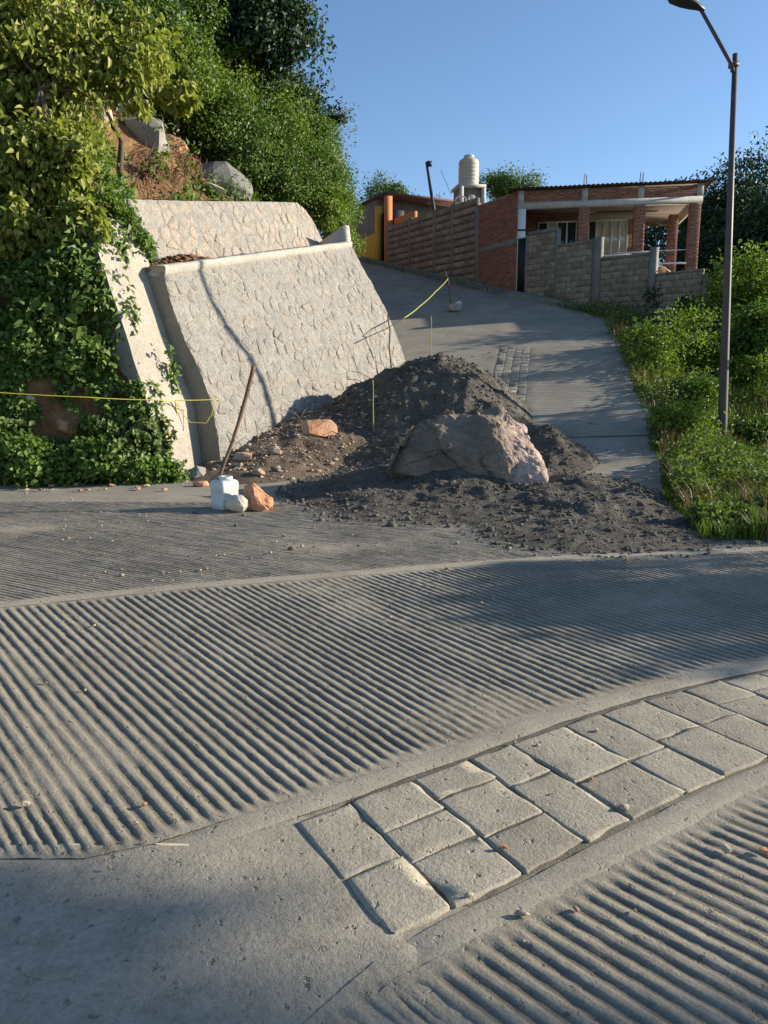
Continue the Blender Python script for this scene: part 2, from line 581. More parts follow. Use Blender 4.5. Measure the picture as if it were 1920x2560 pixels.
mat_leaf('leaf_vine', [(0.15, (0.07, 0.12, 0.026)), (0.45, (0.135, 0.21, 0.046)), (0.75, (0.20, 0.29, 0.075)), (0.95, (0.28, 0.36, 0.13)), (1.0, (0.30, 0.22, 0.10))], 0.4)
mat_leaf('grass', [(0.15, (0.06, 0.10, 0.015)), (0.5, (0.12, 0.18, 0.028)), (0.8, (0.20, 0.24, 0.05)), (1.0, (0.31, 0.30, 0.11))], 0.35)
mat_leaf('leaf_herb', [(0.15, (0.06, 0.095, 0.025)), (0.45, (0.115, 0.165, 0.042)), (0.75, (0.185, 0.235, 0.07)), (0.93, (0.25, 0.28, 0.10)), (1.0, (0.30, 0.24, 0.12))], 0.3, 0.6)
mat_leaf('dry_grass', [(0.15, (0.10, 0.065, 0.025)), (0.5, (0.20, 0.13, 0.055)), (1.0, (0.30, 0.22, 0.10))], 0.2)

# ------------------------------------------------------------------ ground heights
EDGE = [(-30, 3.6), (7.3, 3.35), (10, 4.0), (12.5, 4.8), (16, 5.55), (20, 6.3), (24, 6.95), (27.5, 5.6), (29, 4.84), (38.75, 0.2), (60, -10.0)]
ey, ex = [e[0] for e in EDGE], [e[1] for e in EDGE]


def road_edge(y):
    return float(np.interp(y, ey, ex))


def ramp(x, y):
    d = (min(y, 70) - (12.6 - 0.15 * max(-8.0, min(x, 14.0)))) / 0.5
    s = d if d > 20 else math.log1p(math.exp(d))
    return 0.27 * 0.5 * s


def ground(x, y):
    z = ramp(x, y)
    d = max(0.0, x - road_edge(y))
    if d > 0 and y < 40:
        f = float(np.interp(y, [7.2, 11, 13.5, 17, 21, 24, 28], [0.0, 0.15, 0.5, 0.62, 0.3, 0.12, 0.1]))
        z -= f * min(d, 2.4) + 0.10 * max(0.0, min(d - 4, 30)) * smooth01((y - 7) / 6)
    return z


def on_ground(px, py, dz=0.0):
    d = ray(px, py)
    t = 1.0
    while t < 80:
        p = Vector((0, 0, CAMZ)) + d * t
        if p.z <= ground(p.x, p.y) + dz:
            return p
        t += 0.02
    return p


# terrain: one sheet to the horizon, just under the paving
xs = np.unique(np.concatenate([np.linspace(-14, 26, 110), [-3000, -1200, -500, -200, -90, -50, -35, -25, -18, 32, 40, 52, 70, 100, 200, 500, 1200, 3000]]))
ys = np.unique(np.concatenate([np.linspace(-6, 46, 150), [-3000, -1200, -400, -150, -60, -30, -15, 52, 60, 75, 100, 150, 300, 600, 1200, 3000]]))
TV = []
for y in ys:
    for x in xs:
        e = road_edge(y)
        inside = (y < 7.25) or (x < e)
        z = ground(x, y) - (0.10 if inside else 0.0)
        if x > e + 0.8 and y > 27:
            z = ground(x, 27.0 + 0.25 * (min(y, 40) - 27)) - 0.12 * max(0, min(y, 140) - 34)
        if y > 58:
            z -= 0.25 * (min(y, 200) - 58)
        if x > 26:
            z -= 0.15 * (min(x, 120) - 26)
        if not inside:
            z += 0.10 * fbm(x * 0.5, y * 0.5) * min(1, (x - e) * 1.5) - 0.02
        TV.append((x, y, z))
terr = link('terrain', mk_mesh('terrain', TV, grid_faces(len(ys), len(xs))[:, ::-1]), M['bank_soil'], smooth=True)
terr['kind'] = 'structure'

# street sheet: the cross street and the road going up, one cast slab
rows = np.unique(np.concatenate([np.linspace(-12, 7.28, 40), np.linspace(7.3, 30, 110), np.linspace(30.4, 60, 50)]))
NC = 44
SV = []
for y in rows:
    xr = 16.0 if y < 7.29 else road_edge(y) + 0.05 * n3(y * 2.2, 1.0) + 0.05 * n3(y * 6, 3.0)
    xl = -16.0 if y < 12 else float(np.interp(y, [12, 13.2, 20, 22, 29, 60], [-14, -6, -1.2, -2.5, -2.2, -17.0]))
    for k in range(NC):
        x = xl + (xr - xl) * k / (NC - 1)
        SV.append((x, y, ramp(x, y) + 0.006 * fbm(x * 0.8, y * 0.8)))
street = link('street', mk_mesh('street', SV, grid_faces(len(rows), NC)[:, ::-1]), M['road'], smooth=True)
street['kind'] = 'structure'

# ------------------------------------------------------------------ foreground paving on the street


def curve_pts(P):
    P = [Vector((p[0], p[1])) for p in P]
    L = [0.0]
    for a, b in zip(P, P[1:]):
        L.append(L[-1] + (b - a).length)

    def f(s):
        i = 0
        while i < len(P) - 2 and s > L[i + 1]:
            i += 1
        w = (s - L[i]) / (L[i + 1] - L[i])
        return P[i].lerp(P[i + 1], w)
    return f, L[-1], L


def smooth_curve(P, it=3):
    P = [Vector((p[0], p[1])) for p in P]
    for _ in range(it):
        Q = [P[0]]
        for a, b in zip(P, P[1:]):
            Q += [a.lerp(b, 0.25), a.lerp(b, 0.75)]
        Q.append(P[-1])
        P = Q
    return [(p.x, p.y) for p in P]


L1P = smooth_curve([(-9.0, 2.9), (-5.0, 4.35), (-2.72, 5.19), (-1.6, 5.68), (-0.5, 6.0), (0.5, 6.35), (2.5, 6.85), (5.0, 7.15), (9, 7.6)], 2)
L2P = smooth_curve([(-1.6, 1.72), (-.9, 2.175), (-.616, 2.354), (-.273, 2.568), (0.35, 2.99), (1.035, 3.455), (1.6, 3.75), (2.11, 3.98), (3.5, 4.5), (6.0, 5.25), (9, 5.9)], 2)
L1, L1len, _ = curve_pts(L1P)
L2, L2len, _ = curve_pts(L2P)


def y_on(P, x):
    return float(np.interp(x, [p[0] for p in P], [p[1] for p in P]))


def off_curve(P, d):
    """Offset a left-to-right curve to its upper side by d."""
    out = []
    for i in range(len(P)):
        a, b = Vector(P[max(i - 1, 0)]), Vector(P[min(i + 1, len(P) - 1)])
        t = (b - a).normalized()
        out.append((P[i][0] - t.y * d, P[i][1] + t.x * d))
    return out


def ribbed_panel(name, A, B, pitch, amp, nb, mat, seed, duty=0.5, per=8, fade=0.09, wear=1.0, zb=0.006):
    """A(a)->B(a): two functions of arc position a giving both ends of the rib at a. Ribs run from A to B."""
    fa, na_len = A
    na = int(na_len / pitch * per) + 1
    a = np.linspace(0, na_len, na)
    V = np.zeros((na, nb, 3))
    GR = np.zeros((na, nb), dtype=np.float32)
    bb = np.linspace(0, 1, nb)
    bb = 0.5 * (bb + 0.5 - 0.5 * np.cos(np.pi * bb))
    for i, s in enumerate(a):
        p, q = fa(s), B(s)
        ln = (q - p).length
        wob = 0.22 * n3(s * 1.7, seed * 3.3) + 0.12 * n3(s * 5.1, seed)
        rid = int(s / pitch)
        hh = 0.85 + 0.3 * n3(rid * 7.31, seed * 1.9)
        for j, w in enumerate(bb):
            x, y = p.x + (q.x - p.x) * w, p.y + (q.y - p.y) * w
            ph = (s / pitch + 0.05 * n3(x * 1.3, y * 1.3, seed) + 0.035 * n3(x * 6, y * 6, seed) + 0.05 * wob) * 2 * math.pi
            prof = 0.5 + 0.5 * math.sin(ph)
            prof = min(1.0, max(0.0, (prof - 0.22) / 0.50)) ** duty
            d = min(w, 1 - w) * ln
            wr = max(0.0, min(1.0, 1.0 - wear * max(0.0, 1.8 * fbm(x * 0.9, y * 0.9, seed + 5) - 0.22)))
            e = smooth01((d + 0.03 * n3(rid * 3.3, seed)) / fade)
            z = zb + amp * ((prof * hh) * e * wr + (1 - e) * 0.75 + (1 - wr) * 0.35 * e) + 0.0026 * n3(x * 43, y * 43) * (0.4 + prof) + 0.0026 * n3(x * 13, y * 13, 2)
            V[i, j] = (x, y, ramp(x, y) + z)
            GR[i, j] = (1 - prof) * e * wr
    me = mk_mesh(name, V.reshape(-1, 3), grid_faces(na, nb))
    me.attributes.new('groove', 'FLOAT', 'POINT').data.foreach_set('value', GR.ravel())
    return link(name, me, mat, street, smooth=True)


# middle panel, between the cross joint and the paved strip
topP = off_curve(L1P, -0.07)
botP = [(-6.0, 2.36), (-3.0, 2.32), (-1.3, 2.31), (-1.0, 2.31)] + [q for q in off_curve(L2P, 0.13) if q[0] > -0.86]


def mid_panel():
    xs0, xs1 = -5.2, 4.6
    P = [(x, y_on(topP, x)) for x in np.linspace(xs0, xs1, 120)]
    f, ln, _ = curve_pts(P)

    def g(s):
        p = f(s)
        x = p.x + float(np.interp(p.x, [-5, -2.6, -.7, 2.0], [2.35, 2.05, 1.6, 1.5]))
        return Vector((x, y_on(botP, x)))
    ribbed_panel('ribbed_slab', (f, ln), g, 0.066, 0.0090, 100, M['ribbed'], 1.0, 0.75, 8, 0.10)


mid_panel()


def far_panel():
    P = off_curve(L1P, 0.07)
    P = [(x, y_on(P, x)) for x in np.linspace(-8.5, 6.0, 160)]
    f, ln, _ = curve_pts(P)

    def g(s):
        p = f(s)
        w = 7.5 if p.x < -0.5 else 7.5 - (p.x + 0.5) * 0.55
        q = Vector((p.x - 0.87 * w, p.y + 0.49 * w))
        if q.y > 12.6:
            k = (12.6 - p.y) / (q.y - p.y)
            q = p.lerp(q, k)
        return q
    ribbed_panel('ribbed_slab', (f, ln), g, 0.060, 0.0080, 60, M['far_ribbed'], 2.0, 0.8, 6, 0.08, 1.3)


far_panel()

L3P = [(x + 0.36, y - 0.60) for x, y in L2P]


def near_panel():
    P0 = off_curve(L3P, -0.12)
    P0 = [(x, y_on(P0, x)) for x in np.linspace(0.02, 4.2, 90)]
    P0 = [(-0.02 - 0.0, P0[0][1] - 0.05)] + P0
    f, ln, _ = curve_pts(P0)

    def g(s):
        p = f(s)
        return Vector((p.x + 0.69 * 2.6, p.y - 0.72 * 2.6))
    ribbed_panel('ribbed_slab', (f, ln), g, 0.063, 0.0090, 100, M['ribbed'], 3.0, 0.75, 8, 0.10)
    # the short lower ribs left of the panel
    P1 = [(-0.50, 1.30), (-0.02, 1.86)]
    f1, l1, _ = curve_pts(P1)
    ribbed_panel('ribbed_slab', (f1, l1), lambda s: f1(s) + Vector((0.69 * 1.5, -0.72 * 1.5)), 0.063, 0.008, 50, M['ribbed'], 4.0, 0.75, 8, 0.12, 1.6)


near_panel()


def band(name, P, d0, d1, x0, x1, z, mat, n=160, m=6):
    A, B = off_curve(P, d0), off_curve(P, d1)
    V = np.zeros((n, m, 3))
    for i, x in enumerate(np.linspace(x0, x1, n)):
        k = np.interp(x, [p[0] for p in P], np.arange(len(P)))
        pa = [np.interp(k, np.arange(len(A)), [p[c] for p in A]) for c in (0, 1)]
        pb = [np.interp(k, np.arange(len(B)), [p[c] for p in B]) for c in (0, 1)]
        for j in range(m):
            w = j / (m - 1)
            px, py = pa[0] + (pb[0] - pa[0]) * w, pa[1] + (pb[1] - pa[1]) * w
            e = 0.010 * n3(x * 4.1, j * 0.7) if j in (0, m - 1) else 0.0
            zz = z + 0.003 * n3(px * 9, py * 9) - (0.005 if j in (0, m - 1) else 0.0)
            zz -= 0.012 * (1 - smooth01(min(i, n - 1 - i) / 4.0))
            V[i, j] = (px, py + e, ramp(px, py) + zz)
    return link(name, mk_mesh(name, V.reshape(-1, 3), grid_faces(n, m)[:, ::-1] if d1 > d0 else grid_faces(n, m)), mat, street, smooth=True)


band('concrete_margin', L1P, -0.08, 0.075, -7.0, 7.0, 0.020, M['margin'])
band('concrete_margin', L2P, 0.012, 0.135, -0.70, 7.0, 0.016, M['margin'])
band('concrete_margin', L3P, -0.13, -0.012, 0.02, 6.0, 0.016, M['margin'])

# plain cast apron at the lower left
L3Q = [(x + 0.36, y - 0.60) for x, y in L2P]
n = 170
AV = np.zeros((n, n, 3))
for i, y in enumerate(np.linspace(-3.5, 2.6, n)):
    for j, x in enumerate(np.linspace(-4.5, 4.5, n)):
        yy = min(y, max(2.40, y_on(L2P, max(x, -3.1)) + 0.03) if x < 0.0 else 9)
        zz = 0.009 + 0.005 * fbm(x * 2, yy * 2) + 0.002 * n3(x * 11, yy * 11)
        if yy > y_on(L3Q, max(x, .0)) - .10 and x > -.27 + (2.53 - yy) * .6:
            zz = -0.008                                    # sunk under the flagstones
        elif yy <= y_on(L3Q, max(x, .0)) - .10 and x > .08 + (1.86 - yy) * .96:
            zz = -0.008                                    # sunk under the lower ribbed slab
        AV[i, j] = (x, yy, zz)
link('plain_slab', mk_mesh('plain_slab', AV.reshape(-1, 3), grid_faces(n, n)[:, ::-1]), M['apron'], street, smooth=True)


def slab_piece(name, P4, z0, z1, mat, parent, seed, r=0.012, nsub=6):
    """A flagstone: four corners (x,y), worn top with rounded rim, irregular edges."""
    P4 = [Vector((p[0], p[1])) for p in P4]
    k = nsub
    V = []
    for i in range(k + 1):
        for j in range(k + 1):
            rim = [0, .045] + [.045 + .91 * q_ / (k - 2) for q_ in range(1, k - 2)] + [.955, 1]
            a2, b2 = rim[i], rim[j]
            p = P4[0].lerp(P4[1], a2).lerp(P4[3].lerp(P4[2], a2), b2)
            edge = i in (0, k) or j in (0, k)
            dx = 0.018 * n3(p.x * 9, p.y * 9, seed) if edge else 0.02 * n3(p.x * 3, p.y * 3, seed)
            dy = 0.018 * n3(p.x * 9, p.y * 9, seed + 7) if edge else 0.0
            z = z1 + 0.004 * n3(p.x * 6, p.y * 6, seed) + 0.003 * n3(seed * 3.7, 0.3) - (0.0015 if edge else 0)
            V.append((p.x + dx, p.y + dy, ramp(p.x, p.y) + z))
    F = [list(r_) for r_ in grid_faces(k + 1, k + 1)]
    ring = [i * (k + 1) for i in range(k + 1)] + [k * (k + 1) + j for j in range(1, k + 1)] + \
           [i * (k + 1) + k for i in range(k - 1, -1, -1)] + [j for j in range(k - 1, 0, -1)]
    base = len(V)
    for q in ring:
        V.append((V[q][0], V[q][1], ramp(V[q][0], V[q][1]) + z0))
    m = len(ring)
    for q in range(m):
        q2 = (q + 1) % m
        F.append([ring[q], ring[q2], base + q2, base + q])
    me = mk_mesh(name, V, F)
    o = link(name, me, mat, parent, smooth=False)
    return o


band('joint_bed', L2P, -0.70, 0.02, -0.24, 6.0, 0.0105, M['bed'], 120, 12)
# flagstones of the paved strip, three courses wide
s0 = None
arc = [0.0]
for a, b in zip(L2P, L2P[1:]):
    arc.append(arc[-1] + math.hypot(b[0] - a[0], b[1] - a[1]))
s_start = float(np.interp(-0.33, [p[0] for p in L2P], arc))
s_end = float(np.interp(5.2, [p[0] for p in L2P], arc))
off = Vector((0.36, -0.60))
rs = np.random.default_rng(3)
seed = 0
s = s_start
while s < s_end:
    e = min(s + rs.uniform(0.22, 0.34), s_end)
    k_ = rs.random()
    cuts = [0.018, rs.uniform(.30, .62), 0.985] if k_ < .7 else [0.018, rs.uniform(.25, .36), rs.uniform(.60, .72), 0.985]
    for b0, b1 in zip(cuts, cuts[1:]):
        w0, w1, w2, w3 = rs.uniform(-.010, .010, 4)
        g0, g1 = b0 + .007, b1 - .007
        q = [L2(s + .005 + w0 * .4) + off * g0, L2(e - .005 + w0 * .4) + off * g0, L2(e - .005 + w1 * .4) + off * g1, L2(s + .005 + w1 * .4) + off * g1]
        slab_piece('paving_stone', q, 0.0, 0.0152 + rs.uniform(-0.0015, 0.002), M['paver'], street, seed)
        seed += 1
    s = e

# the paved strip in the middle of the road uphill
seed = 100
c0, c1 = Vector((2.45, 15.6)), Vector((3.55, 21.0))
dr = (c1 - c0).normalized()
pr = Vector((dr.y, -dr.x))
Lr = (c1 - c0).length
for colm in range(4):
    s = rs.uniform(0, 0.1)
    while s < Lr:
        ln = rs.uniform(0.22, 0.36)
        e = min(s + ln, Lr)
        w0, w1 = -0.40 + colm * 0.2 + 0.006, -0.40 + (colm + 1) * 0.2 - 0.006
        q = [c0 + dr * (s + .012) + pr * w0, c0 + dr * (s + .012) + pr * w1, c0 + dr * (e - .012) + pr * w1, c0 + dr * (e - .012) + pr * w0]
        slab_piece('paving_stone', q, 0.0, 0.018 + rs.uniform(-0.004, 0.004), M['road_paver'], street, seed, nsub=3)
        seed += 1
        s = e
# transverse grooves of the rising road: low ribs cast across it either side of the strip


def road_ribs(name, xl, xr, y0, y1, pitch, amp, seed):
    n = int((y1 - y0) / pitch * 5)
    m = 26
    V = np.zeros((n, m, 3))
    for i, y in enumerate(np.linspace(y0, y1, n)):
        for j in range(m):
            w = j / (m - 1)
            x = xl(y) + (xr(y) - xl(y)) * w
            yy = y + 0.04 * n3(x * 0.8, y * 0.4, seed) - 0.05 * w
            z = amp * (0.5 + 0.5 * math.sin(2 * math.pi * (y / pitch + 0.25 * n3(x, y, seed)))) * (0.5 + 0.5 * smooth01(1.2 + 2 * fbm(x * .5, y * .5, seed)))
            V[i, j] = (x, yy, ramp(x, yy) + 0.008 + z - (0.008 if j in (0, m - 1) else 0))
    return link(name, mk_mesh(name, V.reshape(-1, 3), grid_faces(n, m)[:, ::-1]), M['road'], street, smooth=True)


stripx = lambda y: c0.x + (y - c0.y) * dr.x / dr.y
road_ribs('ribbed_slab', lambda y: stripx(y) + 0.42, lambda y: road_edge(y) - 0.25, 14.0, 20.9, 0.16, 0.02, 9)
road_ribs('ribbed_slab', lambda y: -2.9 + (y - 12.6) * 0.463 + 0.6, lambda y: stripx(y) - 0.42, 14.6, 20.9, 0.16, 0.02, 10)

# ------------------------------------------------------------------ stone retaining walls
A0 = Vector((-2.74, 12.8, 0.0))
US, UP = Vector((0.4208, 0.9071, 0)), Vector((-0.9071, 0.4208, 0))     # along the wall, into the hill


def sp(s, p, z=0.0):
    v = A0 + US * s + UP * p
    return Vector((v.x, v.y, z))


HF = np.array([0, .18, .36, .52, .66, .82, 1.0])
PF = np.array([0, .05, .15, .36, .62, .84, 1.0])
PFR = np.array([0, .12, .28, .44, .60, .80, 1.0])
W_LEN = 7.94
MAIN_TOP = lambda s: 3.41 + s * (5.06 - 3.41) / 8.0


def wall_pt(a, h, proud=0.0):
    """a 0..1 along, h 0..1 up the battered face."""
    s_bot = a * W_LEN
    s_top = a * 8.0
    f = float(np.interp(h, HF, PF)) * (1 - a) + float(np.interp(h, HF, PFR)) * a
    s = s_bot + (s_top - s_bot) * f
    p = f * (1.08 + (1.66 - 1.08) * a)
    b = sp(s_bot, 0)
    z0 = ramp(b.x, b.y) - 0.15
    if a < 0.12:
        z0 = -0.1 + (z0 + 0.1) * a / 0.12
    z1 = MAIN_TOP(s_top)
    v = sp(s, p, z0 + (z1 - z0) * h)
    if proud:
        v = v + wall_nrm(a, h) * proud
    return v


def wall_nrm(a, h):
    e = 0.02
    du = wall_pt(min(a + e, 1), h) - wall_pt(max(a - e, 0), h)
    dv = wall_pt(a, min(h + e, 1)) - wall_pt(a, max(h - e, 0))
    n = du.cross(dv).normalized()
    return n if n.y < 0 else -n


def grid_obj(name, f, nu, nv, mat, parent, smooth=True):
    V = [tuple(f(i / (nu - 1), j / (nv - 1))) for i in range(nu) for j in range(nv)]
    return link(name, mk_mesh(name, V, grid_faces(nu, nv)), mat, parent, smooth)


def voronoi_cells(W, H, cw, ch, seed, jit=0.42):
    """Jittered cells on a W x H sheet: list of polygons, clipped by half planes."""
    r = np.random.default_rng(seed)
    pts = []
    nr, ncl = max(1, int(round(H / ch))), max(1, int(round(W / cw)))
    for i in range(-1, nr + 1):
        for j in range(-1, ncl + 1):
            pts.append(((j + 0.5 + (0.5 if i % 2 else 0) + r.uniform(-jit, jit)) * W / ncl, (i + 0.5 + r.uniform(-jit, jit)) * H / nr))
    pts = np.array(pts)
    cells = []
    for c in pts:
        poly = [(0, 0), (W, 0), (W, H), (0, H)]
        d2 = ((pts - c) ** 2).sum(1)
        for q in pts[np.argsort(d2)[1:16]]:
            mx, my = (c + q) / 2
            nx, ny = q - c
            out = []
            for k in range(len(poly)):
                p1, p2 = poly[k], poly[(k + 1) % len(poly)]
                f1 = (p1[0] - mx) * nx + (p1[1] - my) * ny
                f2 = (p2[0] - mx) * nx + (p2[1] - my) * ny
                if f1 <= 0: out.append(p1)
                if (f1 <= 0) != (f2 <= 0):
                    t = f1 / (f1 - f2)
                    out.append((p1[0] + (p2[0] - p1[0]) * t, p1[1] + (p2[1] - p1[1]) * t))
            poly = out
            if len(poly) < 3: break
        if len(poly) >= 3:
            P = np.array(poly)
            ar = 0.5 * abs(np.dot(P[:, 0], np.roll(P[:, 1], 1)) - np.dot(P[:, 1], np.roll(P[:, 0], 1)))
            if ar > 0.004:
                cells.append((ar, P))
    return cells


def stone_geo(P, mapf, W, H, joint, depth, r, inset=0.045):
    c = P.mean(0)
    # cut corners so stones look rubble-like
    Q = []
    for k in range(len(P)):
        a, b = P[k], P[(k + 1) % len(P)]
        Q += [a + (b - a) * 0.16, a + (b - a) * 0.84]
    Q = np.array(Q)
    d = Q - c
    ln = np.linalg.norm(d, axis=1, keepdims=True) + 1e-6
    outer = c + d * np.maximum(0.3, 1 - joint / ln)
    inner = c + d * np.maximum(0.25, 1 - (joint + inset) / ln)
    V, F = [], []
    m = len(Q)
    tx, ty = r.uniform(-0.010, 0.010, 2)
    for lay, (ring, dep) in enumerate(((outer, -0.03), (outer * 0.6 + inner * 0.4, depth * 0.55), (inner, depth))):
        for q in ring:
            tilt = (tx * (q[0] - c[0]) + ty * (q[1] - c[1])) / 0.15 if lay else 0
            V.append(tuple(mapf(min(max(q[0] / W, 0.001), 0.999), min(max(q[1] / H, 0.001), 0.999), dep + tilt + (r.uniform(-.006, .006) if lay else 0))))
    V.append(tuple(mapf(min(max(c[0] / W, .001), .999), min(max(c[1] / H, .001), .999), depth + r.uniform(0.0, 0.014))))
    for lay in range(2):
        for k in range(m):
            k2 = (k + 1) % m
            F.append([lay * m + k, lay * m + k2, (lay + 1) * m + k2, (lay + 1) * m + k])
    for k in range(m):
        F.append([2 * m + k, 2 * m + (k + 1) % m, 3 * m])
    return V, F


def stone_skin(parent, mapf, W, H, cw, ch, seed, mat, joint=0.012, depth=(0.012, 0.045), limit=300):
    cells = sorted(voronoi_cells(W, H, cw, ch, seed), key=lambda t: -t[0])
    r = np.random.default_rng(seed + 1)
    rest = MB()
    for k, (ar, P) in enumerate(cells):
        V, F = stone_geo(P, mapf, W, H, joint, r.uniform(*depth), r)
        if k < limit:
            link('stone', mk_mesh('stone', V, F), mat, parent)
        else:
            rest.add(V, F)
    if rest.n:
        tag(rest.build('small_stones', mat, parent), kind='stuff')


mw = empty('retaining_wall', A0, 'big grey-beige rubble stone retaining wall leaning back beside the dirt heap', 'retaining wall')
mwo = Matrix.Translation(-A0)


def put(o, root):
    """Parent an object built in world coordinates under a root."""
    o.parent = root
    o.matrix_parent_inverse = root.matrix_world.inverted() if False else Matrix.Translation(-Vector(root.location))
    return o


def g_front(a, h):
    v = wall_pt(a, h)
    n_ = 0.030 * fbm(v.x * 4.5, v.y * 4.5, v.z * 4.5, 3) + 0.018 * fbm(v.x * 15, v.y * 15, v.z * 15, 3)
    return v + wall_nrm(a, h) * n_


put(grid_obj('mortar_face', g_front, 170, 84, M['mortar'], None), mw)
kid0 = set(o.name for o in bpy.data.objects)
stone_skin(None, lambda a, h, d: wall_pt(a, h, d), 8.2, 3.95, 0.33, 0.25, 11, M['wall_stone'], 0.004, (-0.006, 0.018), 300)
for o in [o for o in bpy.data.objects if o.name not in kid0]:
    put(o, mw)
# shaded end face, returning into the hill
E_DIR = UP


def g_end(a, h):
    v = wall_pt(0, h)
    b = v + E_DIR * (0.75 * a)
    return Vector((b.x, b.y, b.z + 0.03 * a)) + Vector((0, -1, 0)) * 0.01 * fbm(b.x * 4, b.z * 4)


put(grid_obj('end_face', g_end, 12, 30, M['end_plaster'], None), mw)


def g_top(a, h):
    v = wall_pt(a, 1.0)
    q = v + UP * (0.25 + (0.42 + 0.40 * a) * h)
    return Vector((q.x, q.y, v.z - 0.05 + 0.03 * fbm(q.x * 2, q.y * 2)))


put(grid_obj('terrace', g_top, 40, 8, M['debris_soil'], None), mw)
cb = MB()
CV = []
for i in range(81):
    a = i / 80
    v = wall_pt(a, 1.0)
    for (w, dz) in ((-.02, -.13), (-.065, -.10), (-.075, .02), (-.045, .05), (.28, .06), (.30, -.10)):
        q = v + UP * w
        CV.append((q.x, q.y, v.z + dz + .018 * fbm(a * 30, w * 3) + (.012 * n3(a * 60, w * 9))))
cb.add(CV, [list(map(int, f)) for f in grid_faces(81, 6)] + [[0, 1, 2, 3, 4, 5], [485, 484, 483, 482, 481, 480]])
put(cb.build('coping', M['coping'], None), mw)
# return block at the uphill end, taller than the coping
P = [sp(7.78, 1.60, 4.2), sp(8.06, 1.55, 4.2), sp(8.35, 2.7, 4.4), sp(8.1, 2.7, 4.4),
     sp(7.82, 1.74, 5.50), sp(8.06, 1.72, 5.52), sp(8.35, 2.7, 5.16), sp(8.1, 2.7, 5.14)]
put(MB().hexa([tuple(v) for v in P]).build('end_block', M['coping'], None), mw)


def g_rend(a, h):
    v = wall_pt(1, h)
    q = v + UP * (3.4 * a) * 1.0
    return Vector((q.x, q.y, v.z))


put(grid_obj('uphill_face', g_rend, 6, 12, M['mortar'], None), mw)
# upper wall, set back behind the terrace
uw = empty('upper_retaining_wall', sp(4.5, 3.0, 4.2), 'pinkish rubble stone wall of the upper terrace, set back above the coping', 'retaining wall')
UP_S0, UP_S1 = -0.15, 8.6


def up_top(s):
    return float(np.interp(s, [-.2, .1, 3, 7.37, 7.9, 8.3, 8.6], [4.58, 4.62, 5.18, 6.06, 5.98, 5.82, 5.62]))


def up_base(s):
    return 1.53 + 0.115 * s + 0.05 * math.sin(s)


def up_pt(a, h, proud=0.0):
    s = UP_S0 + (UP_S1 - UP_S0) * a
    z0 = MAIN_TOP(min(s, 8.0)) - 0.25
    z1 = up_top(s)
    p = up_base(s) + 0.45 * h
    n_ = (-UP * 0.95 + Vector((0, 0, 0.3))).normalized()
    return sp(s, p, z0 + (z1 - z0) * h) + n_ * (proud + (0.0 if proud else 0.03 * fbm(s * 4.5, h * 7, 1, 3) + 0.018 * fbm(s * 15, h * 22, 2, 3)))


put(grid_obj('mortar_face', lambda a, h: up_pt(a, h), 150, 30, M['mortar'], None), uw)
put(grid_obj('wall_top', lambda a, h: sp(UP_S0 + (UP_S1 - UP_S0) * a, up_base(UP_S0 + (UP_S1 - UP_S0) * a) + 0.45 + 0.4 * h, up_top(UP_S0 + (UP_S1 - UP_S0) * a) + 0.01), 40, 3, M['coping'], None), uw)
kid0 = set(o.name for o in bpy.data.objects)
stone_skin(None, up_pt, 8.75, 1.45, 0.33, 0.25, 21, M['upper_stone'], 0.004, (-0.004, 0.024), 200)
for o in [o for o in bpy.data.objects if o.name not in kid0]:
    put(o, uw)

# smooth cement strip running down the left end of the upper wall
STL = [(-.88, .36, -0.15), (-1.12, .52, 1.15), (-.99, 1.03, 2.3), (-1.0, 1.44, 3.44), (-.95, 1.70, 3.90), (-.70, 1.82, 4.2)]
STR = [(.20, .40, -0.15), (.20, .56, 1.15), (.20, 1.06, 2.3), (.20, 1.47, 3.44), (.22, 1.72, 3.90), (.25, 1.85, 4.2)]


def strip_pt(a, h):
    k = h * (len(STL) - 1)
    L = [np.interp(k, range(len(STL)), [q[c] for q in STL]) for c in range(3)]
    Rr = [np.interp(k, range(len(STR)), [q[c] for q in STR]) for c in range(3)]
    q = [L[c] + (Rr[c] - L[c]) * a for c in range(3)]
    rag = 0.05 * fbm(q[2] * 2.5, a * 0.5) * (1 if a < 0.05 else 0.2)
    return sp(q[0] + rag, q[1] - 0.03 * math.sin(a * math.pi) + 0.02 * fbm(q[0] * 3, q[2] * 3), q[2])


cs = empty('cement_strip', sp(-.4, .4, 0), 'smooth beige cement strip sloping down between the green slope and the stone wall', 'cement strip')
put(grid_obj('face', strip_pt, 14, 44, M['plaster'], None), cs)


def strip_side(a, h):
    v = strip_pt(0, h)
    return v + UP * 0.5 * a + Vector((0, 0, 0)) + US * 0.02


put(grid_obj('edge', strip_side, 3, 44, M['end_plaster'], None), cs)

# ------------------------------------------------------------------ hillside
FOOT = [(-26, 2.5, 0), (-14, 8.6, 0), (-9.2, 10.9, 0), (-6.1, 11.7, 0), (-3.62, 12.05, 0), (-4.42, 13.8, 4.0), (-3.1, 17.4, 4.7), (-1.75, 22.0, 5.3), (-1.6, 24.3, 3.6), (-2.6, 27.2, 3.9), (-5.2, 32.7, 5.5), (-8.7, 40, 7.4), (-15, 50, 9.8), (-26, 66, 13)]
INW = [(-.45, .89), (-.45, .89), (-.42, .90), (-.40, .92), (-.80, .60), (-.9, .42), (-.907, .42), (-.92, .38), (-.97, .1), (-.93, -.3), (-.91, -.41), (-.88, -.47), (-.82, -.57), (-.8, -.6)]
PL = [(0, 0), (.12, .9), (.35, 1.6), (.75, 2.4), (1.2, 3.5), (2.3, 5.2), (5, 8.1), (9, 12), (15, 16.5), (28, 23), (60, 34)]
